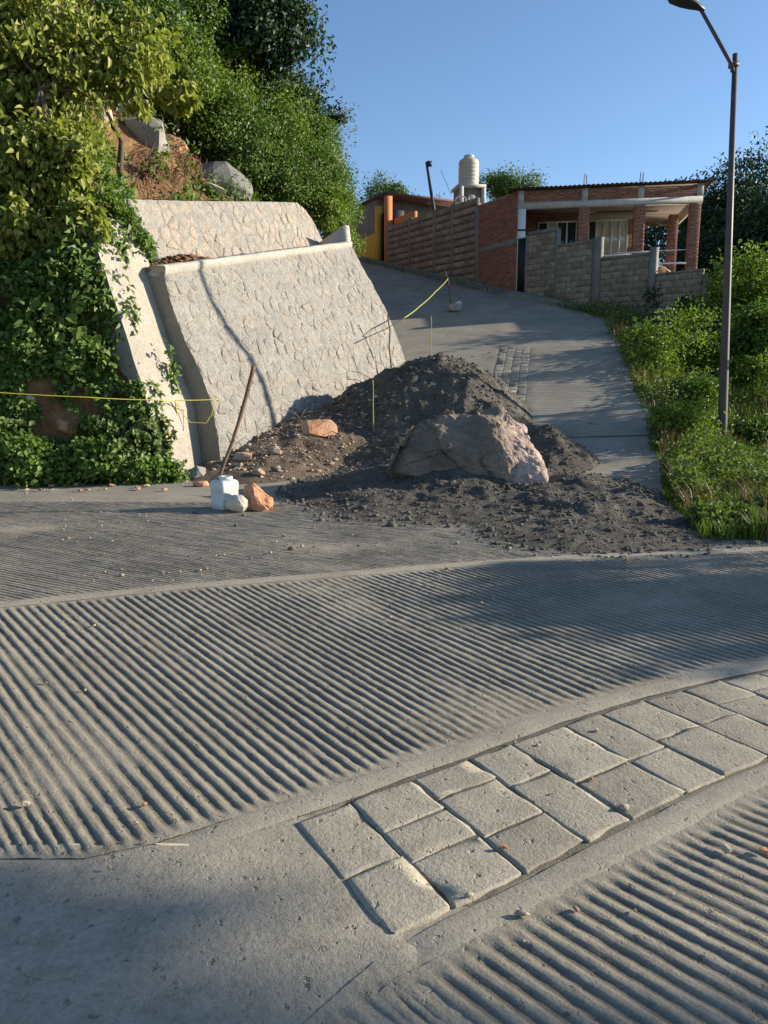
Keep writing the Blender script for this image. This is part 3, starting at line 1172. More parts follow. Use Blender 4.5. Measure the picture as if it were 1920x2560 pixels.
PW = [(0, -.3), (.25, .0), (.5, .25), (.9, .62), (1.7, 1.35), (3.2, 2.9), (6, 5.9), (10, 10.0), (16, 15), (28, 21.5), (60, 33)]
PR = [(0, -.3), (.4, .5), (1.0, 1.1), (1.8, 1.9), (3, 2.9), (4.5, 4.2), (7, 6.3), (11, 9.5), (17, 14), (29, 20.5), (60, 32)]
GRP = [0, 0, 0, 0, 0, 1, 1, 1, 2, 2, 2, 2, 2, 2]
PROF = [np.array(PL), np.array(PW), np.array(PR)]
FT = np.arange(len(FOOT))


def hill_raw(t, k):
    """t along the foot polyline (0..len-1), k 0..10 up the profile."""
    f = [np.interp(t, FT, [p[c] for p in FOOT]) for c in range(3)]
    w = [np.interp(t, FT, [p[c] for p in INW]) for c in range(2)]
    wl = math.hypot(*w)
    i = min(int(t), len(GRP) - 2)
    fr = t - i
    pa, pb = PROF[GRP[i]], PROF[GRP[i + 1]]
    kk = np.arange(11)
    q = np.interp(k, kk, pa[:, 0]) * (1 - fr) + np.interp(k, kk, pb[:, 0]) * fr
    z = np.interp(k, kk, pa[:, 1]) * (1 - fr) + np.interp(k, kk, pb[:, 1]) * fr
    return Vector((f[0] + w[0] / wl * q, f[1] + w[1] / wl * q, f[2] + z))


def hill_pt(t, k):
    v = hill_raw(t, k)
    amp = 0.42 * min(1.0, k / 1.0) * (0.45 if k < 3 and 4 < t < 8 else 1.0)
    d = amp * fbm(v.x * 0.7, v.y * 0.7, v.z * 0.7, 5)
    return v + Vector((0.6 * d, -0.6 * d, 0.5 * d))


NTt, NK = 260, 110
tt = np.concatenate([np.linspace(0, 2, 20)[:-1], np.linspace(2, 9.5, NTt - 40), np.linspace(9.5, 13, 22)[1:]])
kk_ = np.linspace(0, 10, NK)
HV = np.array([tuple(hill_pt(t, k)) for t in tt for k in kk_])
HFc = grid_faces(len(tt), NK)
hill = link('hillside', mk_mesh('hillside', HV, HFc), M['hill_soil'], smooth=True)
hill['kind'] = 'structure'
hill_bvh = BVHTree.FromPolygons([Vector(v) for v in HV], [list(map(int, f)) for f in HFc])


def on_hill(px, py):
    d = ray(px, py).normalized()
    loc, nrm, _, _ = hill_bvh.ray_cast(Vector((0, 0, CAMZ)), d)
    if loc is None:
        return None, None
    if nrm.dot(d) > 0: nrm = -nrm
    return loc, nrm

# ------------------------------------------------------------------ foliage


def rand_unit(r, n):
    v = r.normal(size=(n, 3))
    return v / np.linalg.norm(v, axis=1, keepdims=True)


def leaves_mesh(name, P, D, N, L, wr, ovate=False, fold=0.18, droop=0.15):
    """Leaf blades at P pointing along D with face normal N, length L."""
    P, D, N = np.asarray(P), np.asarray(D), np.asarray(N)
    n = len(P)
    D = D / (np.linalg.norm(D, axis=1, keepdims=True) + 1e-9)
    S = np.cross(D, N)
    S = S / (np.linalg.norm(S, axis=1, keepdims=True) + 1e-9)
    N = np.cross(S, D)
    L = np.asarray(L).reshape(-1, 1)
    W = L * np.asarray(wr).reshape(-1, 1)
    if ovate:
        pts = [(0, 0, 0), (.30, .5, fold), (.68, .36, fold * .6), (1, 0, -droop), (.68, -.36, fold * .6), (.30, -.5, fold)]
    else:
        pts = [(0, 0, 0), (.42, .5, fold), (1, 0, -droop), (.42, -.5, fold)]
    V = np.stack([P + D * L * a + S * W * b + N * L * c for a, b, c in pts], axis=1)
    m = len(pts)
    base = (np.arange(n) * m).reshape(-1, 1)
    if ovate:
        F = np.concatenate([base + np.array([[0, 1, 2, 3]]), base + np.array([[0, 3, 4, 5]])])
    else:
        F = base + np.array([[0, 1, 2, 3]])
    return mk_mesh(name, V.reshape(-1, 3), F)


def crown_points(r, c, rad, nclump, per, spread=0.30, shell=0.55, zmin=None):
    """Leaf positions in clumps spread through an ellipsoid."""
    c, rad = np.array(c), np.array(rad)
    u = rand_unit(r, nclump)
    rr = (shell + (1 - shell) * r.random((nclump, 1))) * (0.85 + 0.3 * r.random((nclump, 1)))
    cc = c + u * rr * rad
    k = np.repeat(np.arange(nclump), per)
    sz = spread * rad.mean() * (0.6 + 0.8 * r.random((nclump, 1)))
    P = cc[k] + np.clip(r.normal(size=(len(k), 3)), -1.7, 1.7) * sz[k] * np.array([1, 1, 0.75])
    out = P - c
    out = out / (np.linalg.norm(out, axis=1, keepdims=True) + 1e-6)
    if zmin is not None:
        keep = P[:, 2] > zmin
        P, out = P[keep], out[keep]
    return P, out, cc


def foliage(name, r, P, out, L, wr, mat, parent, ovate=False, down=0.35):
    n = len(P)
    D = out * 0.5 + rand_unit(r, n) * 0.8 + np.array([0, 0, -down])
    N = rand_unit(r, n) * 0.7 + out * 0.5 + np.array([0.45, 0, 0.45])
    return link(name, leaves_mesh(name, P, D, N, L * (0.6 + 0.8 * r.random(n)), wr * (0.8 + 0.4 * r.random(n)), ovate), mat, parent)


def limb(mb, a, b, r0, r1, seed, n=6, wob=0.08):
    a, b = Vector(a), Vector(b)
    ln = (b - a).length
    pts, rad = [], []
    for i in range(n + 1):
        w = i / n
        p = a.lerp(b, w) + Vector((n3(seed, w * 3), n3(seed + 9, w * 3), 0.3 * n3(seed + 5, w * 3))) * wob * ln * math.sin(w * math.pi)
        pts.append(p)
        rad.append(r0 + (r1 - r0) * w)
    mb.tube(pts, rad, 6)


def tree(name, base, c, rad, label, mat, L=0.14, wr=0.5, nclump=40, per=90, spread=0.26, trunk_r=0.12, seed=1, group=None, ovate=False, cat='tree', shell=0.5, down=0.35, part='crown', nlimb=9, stem='trunk'):
    r = np.random.default_rng(seed)
    root = empty(name, base, label, cat, group)
    P, out, cc = crown_points(r, c, rad, nclump, per, spread, shell)
    put(foliage(part, r, P, out, L, wr, M[mat], None, ovate, down), root)
    mb = MB()
    b = Vector(base)
    C_ = Vector(c)
    fork = b.lerp(C_, 0.62)
    limb(mb, b - Vector((0, 0, 0.15)), fork, trunk_r, trunk_r * 0.65, seed * 1.7)
    for k in range(min(nlimb, nclump)):
        limb(mb, fork + Vector((0, 0, 0)), cc[k * (nclump // max(1, nlimb)) % nclump], trunk_r * 0.5, trunk_r * 0.08, seed * 3.1 + k)
    put(mb.build(stem, M['bark'], None, True), root)
    return root

# ---- ground cover on the slope, sampled on the hill sheet
HG = HV.reshape(len(tt), NK, 3)
du, dv = np.gradient(HG, axis=0), np.gradient(HG, axis=1)
HN = np.cross(du, dv)
HN /= np.linalg.norm(HN, axis=2, keepdims=True) + 1e-9
HN[HN[:, :, 2] < 0] *= -1

SOIL = []                     # bare patches: world spheres on the slope
for px, py, rad in [(95, 985, .22), (130, 1045, .26), (290, 985, .16), (250, 1030, .18), (40, 745, .28), (20, 620, .25), (60, 530, .2),
                    (420, 430, .95), (480, 390, .8), (350, 470, .75), (390, 340, .85), (300, 330, .6), (440, 350, .7), (560, 470, .5), (520, 440, .5), (480, 480, .5), (600, 490, .35), (210, 820, .2), (330, 940, .2)]:
    loc, _ = on_hill(px, py)
    if loc is not None:
        SOIL.append((np.array(loc), rad))


def cover_points(r, n, t0, t1, k0, k1, bare=True, dens=None):
    t = r.uniform(t0, t1, n)
    k = r.uniform(k0, k1, n)
    it = np.interp(t, tt, np.arange(len(tt)))
    ik = k / 10 * (NK - 1)
    i0, j0 = np.clip(it.astype(int), 0, len(tt) - 2), np.clip(ik.astype(int), 0, NK - 2)
    fi, fj = (it - i0)[:, None], (ik - j0)[:, None]
    P = HG[i0, j0] * (1 - fi) * (1 - fj) + HG[i0 + 1, j0] * fi * (1 - fj) + HG[i0, j0 + 1] * (1 - fi) * fj + HG[i0 + 1, j0 + 1] * fi * fj
    N = HN[i0, j0]
    keep = np.ones(n, bool)
    if bare:
        wob = np.array([0.35 * n3(p[0] * 2.2, p[1] * 2.2, p[2] * 2.2) for p in P])
        for c, rad in SOIL:
            keep &= np.linalg.norm(P - c, axis=1) + wob > rad
    if dens is not None:
        keep &= np.array([fbm(p[0] * dens, p[1] * dens, p[2] * dens, 3) for p in P]) > -0.10 + 0.25 * (r.random(n) - 0.5)
    return P[keep], N[keep]


def cover(name, seed, n, t0, t1, k0, k1, L, wr, mat, lift, label, ovate=False, dens=None, cat='plants', clump=1.0):
    r = np.random.default_rng(seed)
    P, N = cover_points(r, n, t0, t1, k0, k1, True, dens)
    lf = np.array([max(0.0, 0.5 + 1.6 * n3(p[0] * clump, p[1] * clump, p[2] * clump)) for p in P])[:, None]
    P = P + N * lift * lf * r.random((len(P), 1)) + N * 0.02
    m = len(P)
    D = rand_unit(r, m) * 0.8 + np.array([0, 0, -0.45]) + N * 0.3
    NN = N * 0.45 + rand_unit(r, m) * 0.6 + np.array([0.85, 0.0, 0.35])
    o = link(name, leaves_mesh(name, P, D, NN, L * (0.5 + 0.9 * r.random(m)), wr * (0.8 + 0.4 * r.random(m)), ovate), M[mat])
    return tag(o, label, cat, None, 'stuff')


cover('creeper_cover', 31, 44000, 2.3, 4.3, 0.0, 4.6, 0.070, 0.8, 'leaf_vine', 0.26, 'low green creepers covering the cut slope left of the cement strip', True, 1.1)
cover('foot_weeds', 32, 17000, 2.3, 4.05, 0.0, 1.0, 0.082, 0.75, 'leaf_herb', 0.45, 'thick leafy weeds along the foot of the green slope', True, None, clump=2.2)
cover('slope_cover', 33, 42000, 2.5, 9.5, 2.6, 7.2, 0.13, 0.45, 'leaf_green', 0.55, 'mixed green undergrowth all over the hillside above the walls', False, None)
cover('slope_brush', 34, 26000, 4.6, 9.5, 3.4, 7.0, 0.11, 0.40, 'leaf_bright', 0.8, 'yellow-green brush over the hillside above the walls', False, 0.6)

# a few big leaves of a climber that stand out on the slope
cl = None
r = np.random.default_rng(77)
for px, py, n_ in [(185, 815, 16)]:
    loc, nr = on_hill(px, py)
    cl = empty('broad_leaf_climber', loc, 'climber with large pale green leaves on the cut slope near the cement strip', 'plant')
    mb = MB()
    for k in range(n_):
        l2, nn = on_hill(px + r.uniform(-70, 70), py + r.uniform(-60, 60))
        if l2 is None: continue
        p = np.array(l2 + nn * r.uniform(0.25, 0.4))[None, :]
        D = np.array([[r.uniform(-.6, .6), -.3, -.6]])
        NN = np.array(nn)[None, :] * 0.9 + np.array([[0.35, -.2, .4]])
        put(link('leaf', leaves_mesh('leaf', p, D, NN, [r.uniform(.15, .24)], [0.85], True, 0.10), M['leaf_bright']), cl)
        limb(mb, l2, Vector(p[0]), 0.006, 0.004, k, 3)
    put(mb.build('stem', M['bark'], None), cl)

# weeds standing out from the foot and the face of the cut slope
for k, (px, py, Y, rad, lab) in enumerate([
        (45, 1150, 11.35, .42, 'leafy weed at the foot of the green slope by the left edge'),
        (150, 1165, 11.45, .38, 'leafy weed at the slope foot, second from the left edge'),
        (245, 1160, 11.55, .42, 'leafy weed at the middle of the slope foot'),
        (335, 1170, 11.65, .36, 'leafy weed at the slope foot left of the cement strip'),
        (400, 1185, 11.75, .28, 'low weed at the slope foot touching the cement strip'),
        (60, 880, 12.2, .42, 'bushy weed growing halfway up the cut slope at the left edge'),
        (210, 900, 12.3, .40, 'bushy weed growing halfway up the cut slope near the strip'),
        (110, 720, 12.7, .42, 'bushy weed high on the cut slope under the pale tree')]):
    c = at(px, py, Y)
    b_ = Vector((c.x, c.y + .15, 0.0 if py > 1100 else c.z - .3))
    tree('slope_weed', b_, c, (rad * 1.1, rad * .8, rad * .75), lab, 'leaf_vine', .08, .7, 26, 55, .27, .012, 540 + k, 'weeds on the cut slope', True, 'weed', .35, .2, 'leaves', 9, 'stem')

# ---- shrubs on the hillside: (px, py, radius, lift, mat, leaf, label)
HSH = [
    (470, 120, 1.15, .45, 'leaf_green', .11, 'bushy green shrub left of the dark hilltop tree, near the top edge'),
    (545, 215, 1.05, .5, 'leaf_bright', .10, 'yellow-green feathery shrub directly below the dark hilltop tree'),
    (640, 300, 1.2, .6, 'leaf_bright', .09, 'feathery lime shrub halfway up the hillside under the dark tree'),
    (560, 350, .95, .4, 'leaf_green', .10, 'green shrub above the grey boulder and the bare red soil'),
    (735, 345, 1.25, .8, 'leaf_green', .10, 'round leafy shrub right of the lime shrub, below the hanging branch'),
    (690, 440, 1.0, .45, 'leaf_green', .09, 'leafy shrub just behind the middle of the upper stone wall'),
    (765, 420, 1.0, .8, 'leaf_green', .09, 'tall leafy shrub behind the uphill end of the upper stone wall'),
    (800, 480, .75, .7, 'leaf_green', .09, 'rounded shrub at the hill edge against the blue sky'),
    (845, 545, .65, .35, 'leaf_bright', .09, 'grassy yellow-green tuft where the upper stone wall ends'),
    (620, 430, .8, .3, 'leaf_green', .08, 'low shrub right of the grey boulder on the slope'),
    (405, 215, .8, .35, 'leaf_green', .11, 'dark green shrub above the pale rock outcrop'),
    (330, 90, .9, .3, 'leaf_green', .12, 'shrub behind the big pale-leaved tree near the top edge'),
    (790, 400, .65, 1.0, 'leaf_dark', .10, 'dark shrub standing highest on the hill edge against the sky'),
]
for k, (px, py, rad, lift, mt, L, lab) in enumerate(HSH):
    loc, nr = on_hill(px, py)
    if loc is None:
        loc, nr = at(px, py, 25.5), Vector((0.4, -0.4, 0.8))
        loc.z -= 1.0
    c = loc + nr * rad * 0.35 + Vector((0, 0, lift * 0.4))
    tree('hillside_shrub', loc, c, (rad * 1.15, rad * 0.95, rad * 0.85), lab, mt, L, 0.45, 42, 110, 0.26, 0.05, 500 + k, 'shrubs on the hillside', False, 'shrub', 0.45, 0.3, 'crown', 8, 'stem')

MASS = [
    (345, 60, 18.5, .9, 'leaf_green', .10, 'green shrub between the pale tree and the dark hilltop tree at the top edge'),
    (425, 75, 20.0, 1.05, 'leaf_green', .09, 'tall green shrub left of the dark hilltop tree'),
    (455, 195, 19.5, .9, 'leaf_bright', .08, 'lime shrub above the rock outcrop'),
    (545, 225, 21.3, 1.05, 'leaf_bright', .08, 'big lime feathery shrub before the dark hilltop tree'),
    (560, 300, 20.5, .95, 'leaf_green', .08, 'green shrub up-slope of the red soil patch'),
    (665, 300, 22.3, 1.1, 'leaf_bright', .08, 'big lime shrub right below the dark hilltop crown'),
    (640, 390, 21.2, .95, 'leaf_green', .08, 'dense green shrub above the smooth grey boulder'),
    (735, 375, 22.5, 1.15, 'leaf_green', .08, 'dense green shrub in the middle of the slope right of the boulder'),
    (720, 465, 21.8, .8, 'leaf_green', .08, 'low dense shrub directly above the right half of the upper wall'),
    (785, 445, 23.4, .9, 'leaf_green', .08, 'dense green shrub at the right end of the hill'),
    (765, 335, 24.4, .8, 'leaf_green', .09, 'green shrub below the branch that reaches into the sky'),
    (838, 505, 24.4, .55, 'leaf_green', .08, 'outermost green shrub of the hill beside the ochre building'),
    (800, 520, 22.4, .6, 'leaf_bright', .08, 'small bright shrub at the sloping end of the upper wall'),
]
for k, (px, py, Y, rad, mt, L, lab) in enumerate(MASS):
    c = at(px, py, Y)
    tree('slope_shrub', Vector((c.x - rad * .25, c.y + rad * .3, c.z - rad * 1.1)), c, (rad, rad * .95, rad * .95), lab, mt, L, 0.5, 60, 130, 0.24, 0.05, 560 + k, 'dense shrubs on the slope', False, 'shrub', 0.45, 0.3, 'crown', 8, 'stem')

# dark tree on the hilltop and smaller trees along the edge of the hill
loc = at(640, 230, 23.5)
c = at(655, 70, 22.0)
tree('hilltop_tree', Vector((c.x - 0.5, 22.6, c.z - 3.4)), c, (1.35, 1.2, 1.55), 'dark green broad tree towering at the top of the hill', 'leaf_dark', 0.15, 0.5, 70, 190, 0.22, 0.2, 61)
c = at(560, 20, 24.5)
tree('hilltop_tree', Vector((c.x - 0.3, 24.9, c.z - 3.2)), c, (1.0, 1.1, 1.2), 'dark tree half hidden left of the tallest hilltop tree', 'leaf_dark', 0.17, 0.55, 40, 110, 0.26, 0.16, 62)
c = at(745, 285, 25.0)
tree('hill_edge_tree', Vector((c.x - 0.8, 25.4, c.z - 3.4)), c, (.75, .9, 1.15), 'slender dark tree at the hill edge with a branch reaching into the sky', 'leaf_dark', 0.15, 0.42, 44, 80, 0.25, 0.12, 63)
c = at(795, 420, 26.0)
tree('hill_edge_tree', Vector((c.x - 0.8, 27.3, c.z - 3.2)), c, (0.65, .9, 1.15), 'leafy tree at the hill edge just above the yellow building', 'leaf_green', 0.13, 0.4, 48, 90, 0.25, 0.10, 64)
c = at(855, 510, 30.0)
tree('hill_edge_tree', Vector((c.x - 0.5, 30.2, c.z - 1.9)), c, (0.6, 1.0, 0.9), 'low leafy tree behind the hill edge beside the yellow building', 'leaf_green', 0.13, 0.4, 36, 90, 0.28, 0.08, 65)

c = at(838, 292, 25.0)
b_ = at(765, 330, 25.2)
tree('leafy_branch', b_, c, (.42, .3, .22), 'thin leafy branch sticking out from the hill edge into the sky', 'leaf_dark', 0.14, 0.4, 16, 22, 0.30, 0.03, 66, None, False, 'branch', 0.5, 0.3, 'leaves', 12, 'stem')

# pale large-leaved tree leaning out over the left of the slope
r = np.random.default_rng(71)
base, _ = on_hill(120, 420)
lt = empty('pale_leaved_tree', base, 'pale yellow-green large-leaved tree hanging over the left of the slope', 'tree')
allP, allO, cent = [], [], []
for (px, py, Y, rad, ncl, per) in [(120, 150, 13.6, (1.4, .7, 1.25), 48, 70), (75, 420, 13.0, (.95, .5, .95), 44, 66), (275, 140, 14.0, (.95, .6, .75), 34, 60),
                                   (165, 410, 13.0, (.45, .4, .65), 24, 55), (190, 560, 12.7, (.55, .35, .45), 20, 52), (415, 225, 14.8, (.55, .4, .3), 12, 46), (20, 60, 13.2, (1.0, .7, 1.2), 30, 60), (40, 560, 12.6, (.5, .4, .45), 14, 50)]:
    c = at(px, py, Y)
    P, out, cc = crown_points(r, c, rad, ncl, int(per * 1.15), 0.22, 0.25)
    allP.append(P); allO.append(out); cent.append((c, cc))
P, out = np.concatenate(allP), np.concatenate(allO)
put(foliage('crown', r, P, out, 0.135, 0.5, M['leaf_yellow'], None, True, 0.7), lt)
mb = MB()
fork = Vector(base) + Vector((0.1, -0.3, 1.1))
limb(mb, Vector(base) - Vector((0, 0, .2)), fork, .06, .045, 3.0)
for k, (c, cc) in enumerate(cent):
    limb(mb, fork, c, .03, .012, 5.0 + k, 8, 0.12)
    for q in cc[:7]:
        limb(mb, c, q, .018, .006, 9.0 + k, 4, 0.15)
put(mb.build('trunk', M['bark'], None, True), lt)

# creeper trailing over the top of the cement strip
r = np.random.default_rng(72)
tv_root = sp(.1, 1.9, 4.5)
tv = empty('trailing_vine', tv_root, 'small dark vine trailing down over the top of the cement strip', 'vine')
mb = MB()
PP = []
for k in range(5):
    pts = []
    s_, p_, z_ = -.35 + 0.12 * k, 2.05, 4.62
    for q in range(9):
        pts.append(sp(s_ + 0.05 * q + 0.05 * n3(k, q * .5), p_ - 0.045 * q - 0.1, z_ - 0.13 * q * (0.6 + 0.15 * k)))
    mb.tube(pts, 0.008, 5)
    for p in pts:
        PP += [np.array(p) + r.normal(size=3) * 0.07 for _ in range(14)]
put(mb.build('stem', M['bark'], None), tv)
PP = np.array(PP)
put(foliage('leaves', r, PP, np.tile(np.array(-UP), (len(PP), 1)), 0.10, 0.6, M['leaf_vine'], None, True), tv)
# small weed growing in the corner of the strip and the wall end
ws = wall_pt(0, 0.50) + UP * 0.34 - US * 0.30
wd = empty('corner_weed', ws, 'little weed sprouting in the corner between cement strip and wall end', 'plant')
P = np.array(ws) + r.normal(size=(110, 3)) * np.array([0.06, 0.06, 0.28]) + np.array([0, -0.08, 0])
put(foliage('leaves', r, P, np.tile(np.array([0.3, -.9, 0]), (110, 1)), 0.085, 0.6, M['leaf_vine'], None, True), wd)
mb = MB()
mb.tube([ws + Vector((0, 0, -.35)), ws + Vector((0.02, -.05, 0)), ws + Vector((0, -.06, .35))], 0.008, 5)
put(mb.build('stem', M['bark'], None), wd)

# ---- rocks


def rock_mesh(name, pts, sub=2, amp=0.04, freq=3.0, seed=0, facet=0.0):
    bm = bmesh.new()
    for p in pts:
        bm.verts.new(p)
    res = bmesh.ops.convex_hull(bm, input=bm.verts)
    bmesh.ops.delete(bm, geom=[v for v in bm.verts if not v.link_faces], context='VERTS')
    bmesh.ops.triangulate(bm, faces=bm.faces[:])
    for k in range(sub):
        bmesh.ops.subdivide_edges(bm, edges=bm.edges[:], cuts=1, use_grid_fill=True, smooth=0.12 if k == 0 else 0.0)
        bmesh.ops.triangulate(bm, faces=bm.faces[:])
    bm.normal_update()
    mv = []
    for v in bm.verts:
        d = amp * (fbm(v.co.x * freq + seed, v.co.y * freq, v.co.z * freq, 4) * 1.6)
        if facet:
            d += facet * (noise.voronoi(v.co * freq * 0.8 + Vector((seed, 0, 0)))[0][0] - 0.3)
        mv.append((v, v.normal * d))
    for v, d in mv:
        v.co += d
    bmesh.ops.recalc_face_normals(bm, faces=bm.faces[:])
    me = bpy.data.meshes.new(name)
    bm.to_mesh(me)
    bm.free()
    return me


def rock(name, c, size, mat, label=None, cat='rock', group=None, seed=0, npt=16, sub=2, amp=0.05, rz=0.0, parent=None, box=0.75, tilt=(0, 0)):
    r = np.random.default_rng(seed + 900)
    u = rand_unit(r, npt)
    u = np.sign(u) * np.abs(u) ** box
    u = u / np.abs(u).max(axis=0)
    Mx = Matrix.Rotation(rz, 3, 'Z') @ Matrix.Rotation(tilt[0], 3, 'X') @ Matrix.Rotation(tilt[1], 3, 'Y')
    pts = [tuple(Mx @ Vector((q[0] * size[0] / 2, q[1] * size[1] / 2, q[2] * size[2] / 2))) for q in u]
    o = link(name, rock_mesh(name, pts, sub, amp * min(size), 2.5 / max(size), seed), mat, None)
    o.location = c
    if parent is not None:
        put(o, parent)
    elif label:
        tag(o, label, cat, group)
    return o


for k, (px, py, size, mt, lab, rz, tl, emb) in enumerate([
        (372, 350, (.85, .8, 1.6), 'grey_rock', 'tall cracked grey rock outcrop on the upper slope', .4, (.1, -.25), .1),
        (332, 300, (.6, .6, 1.0), 'pale_rock', 'sunlit cream rock face beside the grey outcrop', .2, (.1, .2), .05),
        (265, 300, (.35, .4, .7), 'pale_rock', 'narrow pale rock peeping between the leaves on the slope', .2, (.1, .1), .1),
        (430, 370, (.7, .6, .6), 'orange_rock', 'reddish broken rock right of the grey outcrop', .9, (.3, .2), .05),
        (562, 472, (1.45, .9, 1.25), 'smooth_rock', 'smooth grey boulder resting on top of the upper wall', .35, (.1, .55), .1),
        (527, 478, (.75, .35, .2), 'pale_rock', 'flat cream slab of rock lying before the smooth grey boulder', -.1, (.0, .3), -.15),
        (70, 1000, (.28, .25, .22), 'pale_rock', 'pale orange rock in the cut slope at the left edge', .3, (.2, .1), .1),
        (165, 1065, (.36, .28, .22), 'orange_rock', 'larger ochre rock low in the cut slope', .7, (.1, .3), .1),
        (285, 1050, (.26, .22, .2), 'orange_rock', 'orange rock low in the cut slope near the cement strip', .5, (.2, .2), .05),
        (215, 30, (.9, .6, .7), 'orange_rock', 'pinkish rock showing through the leaves near the top edge', .3, (.2, .1), -.6)]):
    loc, nr = on_hill(px, py)
    if loc is None: continue
    rock('slope_rock', loc - nr * emb * 0.6, size, M[mt], lab, 'rock', 'rocks in the hillside', 20 + k, 14, 3, 0.05 if mt == 'smooth_rock' else 0.16, rz, None, 0.7, tl)

# exposed roots over the red soil above the upper wall
r = np.random.default_rng(81)
mb = MB()
for k in range(150):
    px, py = r.uniform(330, 520), r.uniform(350, 440)
    l0, n0 = on_hill(px, py)
    l1, n1 = on_hill(px + r.uniform(-25, 45), py + r.uniform(25, 75))
    if l0 is None or l1 is None: continue
    mid = l0.lerp(l1, 0.5) + n0 * r.uniform(.05, .2) + Vector(r.normal(size=3) * 0.06)
    rad = r.uniform(.004, .013)
    mb.tube([l0 - n0 * .02, l0.lerp(mid, .5) + n0 * 0.05, mid, l1 + n1 * .02], [rad, rad, rad * .8, rad * .5], 4)
tag(mb.build('hanging_roots', M['root'], None), 'tangle of reddish bare roots hanging over the soil above the upper wall', 'roots', None, 'stuff')
loc, nr = on_hill(305, 470)
mb = MB()
limb(mb, loc - nr * .1, loc + Vector((0.12, -.25, .75)), .07, .05, 4.0)
limb(mb, loc + Vector((0.12, -.25, .75)), loc + Vector((-.1, -.3, 1.25)), .045, .03, 5.0)
tag(mb.build('tree_stump', M['bark'], None, True), 'dark bare stump standing above the left end of the upper wall', 'stump')

# ------------------------------------------------------------------ mounds of dirt
COMP = [  # cx, cy, rx, ry, h, sharp
    (1.05, 15.6, 2.0, 1.9, 1.22, 1.0), (-0.5, 15.2, 1.5, 1.5, .62, 1.2), (0.9, 10.9, 2.7, 2.5, .42, 1.5), (2.1, 10.5, 2.1, 2.5, .30, 1.5), (2.3, 7.75, 1.8, 1.35, .13, 1.3), (3.0, 9.6, 1.0, 2.2, .16, 1.4),
    (2.75, 12.9, .95, .9, .55, 1.2), (2.3, 8.7, 1.9, 2.0, .20, 1.5), (.9, 13.2, 2.3, 2.0, .36, 1.5), (0.4, 9.0, 1.7, 1.2, .14, 1.5), (-0.6, 10.0, 1.1, 1.0, .07, 1.5), (1.9, 14.4, 1.2, 1.3, .5, 1.2)]


def heap(x, y):
    s = 0.0
    m = 0.0
    for cx, cy, rx, ry, h, e in COMP:
        q = math.hypot((x - cx) / rx, (y - cy) / ry)
        if q < 1:
            f = h * (1 - q ** 1.5) ** e
            m = max(m, f)
            s += f
    return 0.72 * m + 0.28 * s


NX, NY = 190, 260
MV = []
for y in np.linspace(6.5, 17.8, NY):
    for x in np.linspace(-2.4, 4.3, NX):
        h = heap(x, y)
        lump = h + (0.20 * fbm(x * 1.3, y * 1.3, 1.7, 5) + 0.09 * fbm(x * 6, y * 6, 4.2, 3)) * min(1.0, h * 3.2 + 0.05) - 0.035
        if h > 0.5:
            lump += 0.10 * abs(n3(x * 3.1, y * 3.1, 7)) 
        MV.append((x, y, ramp(x, y) + lump))
mound = link('dirt_heap', mk_mesh('dirt_heap', MV, grid_faces(NY, NX)[:, ::-1]), M['dirt'], None, True)
tag(mound, 'dark grey-brown earth dumped across the foot of the road, heaped highest by the wall', 'dirt heap', None, 'stuff')
m_bvh = BVHTree.FromPolygons([Vector(v) for v in MV], [list(map(int, f)) for f in grid_faces(NY, NX)])


def dirt_z(x, y):
    loc, nr, _, _ = m_bvh.ray_cast(Vector((x, y, 9)), Vector((0, 0, -1)))
    return loc.z if loc is not None else -9


ICO_V = []
g_ = (1 + 5 ** .5) / 2
for a, b in ((1, g_), (-1, g_), (1, -g_), (-1, -g_)):
    ICO_V += [(0, a, b), (a, b, 0), (b, 0, a)]
ICO_V = np.array(ICO_V) / math.sqrt(1 + g_ * g_)
bm = bmesh.new()
for p in ICO_V: bm.verts.new(p)
bmesh.ops.convex_hull(bm, input=bm.verts)
bm.verts.index_update()
ICO_F = np.array([[v.index for v in f.verts] for f in bm.faces])
ICO_V = np.array([v.co[:] for v in bm.verts])
bm.free()


def scatter_lumps(name, P, S, mat, seed, jit=0.22, flat=0.75):
    r = np.random.default_rng(seed)
    n = len(P)
    V = np.tile(ICO_V, (n, 1, 1)) * (1 + jit * r.normal(size=(n, 12, 1)))
    V = V * (S[:, None, None] * np.stack([1 + .3 * r.normal(size=n), 1 + .3 * r.normal(size=n), np.full(n, flat)], axis=1)[:, None, :])
    a = r.uniform(0, 2 * np.pi, n)
    c, s = np.cos(a), np.sin(a)
    X = V[:, :, 0] * c[:, None] - V[:, :, 1] * s[:, None]
    Yy = V[:, :, 0] * s[:, None] + V[:, :, 1] * c[:, None]
    V = np.stack([X, Yy, V[:, :, 2]], axis=2) + np.asarray(P)[:, None, :]
    F = (ICO_F[None] + (np.arange(n) * 12)[:, None, None]).reshape(-1, 3)
    return link(name, mk_mesh(name, V.reshape(-1, 3), F), mat)


r = np.random.default_rng(91)
P, S = [], []
tries = 0
while len(P) < 15000 and tries < 60000:
    tries += 1
    x, y = r.uniform(-2.3, 4.1), r.uniform(6.6, 17.4)
    h = heap(x, y)
    if h < 0.02 and r.random() > 0.03 * math.exp(-abs(y - 8.5) / 3): continue
    z = max(dirt_z(x, y), ramp(x, y) + 0.012)
    sc = min(0.055, 0.005 + 0.006 * r.exponential()) * (1.5 if h > .45 else 1.0)
    P.append((x, y, z + sc * 0.2)); S.append(sc)
tag(scatter_lumps('dirt_clods', np.array(P), np.array(S), M['clod'], 92), 'loose clods and gravel over the dumped earth', 'gravel', None, 'stuff')

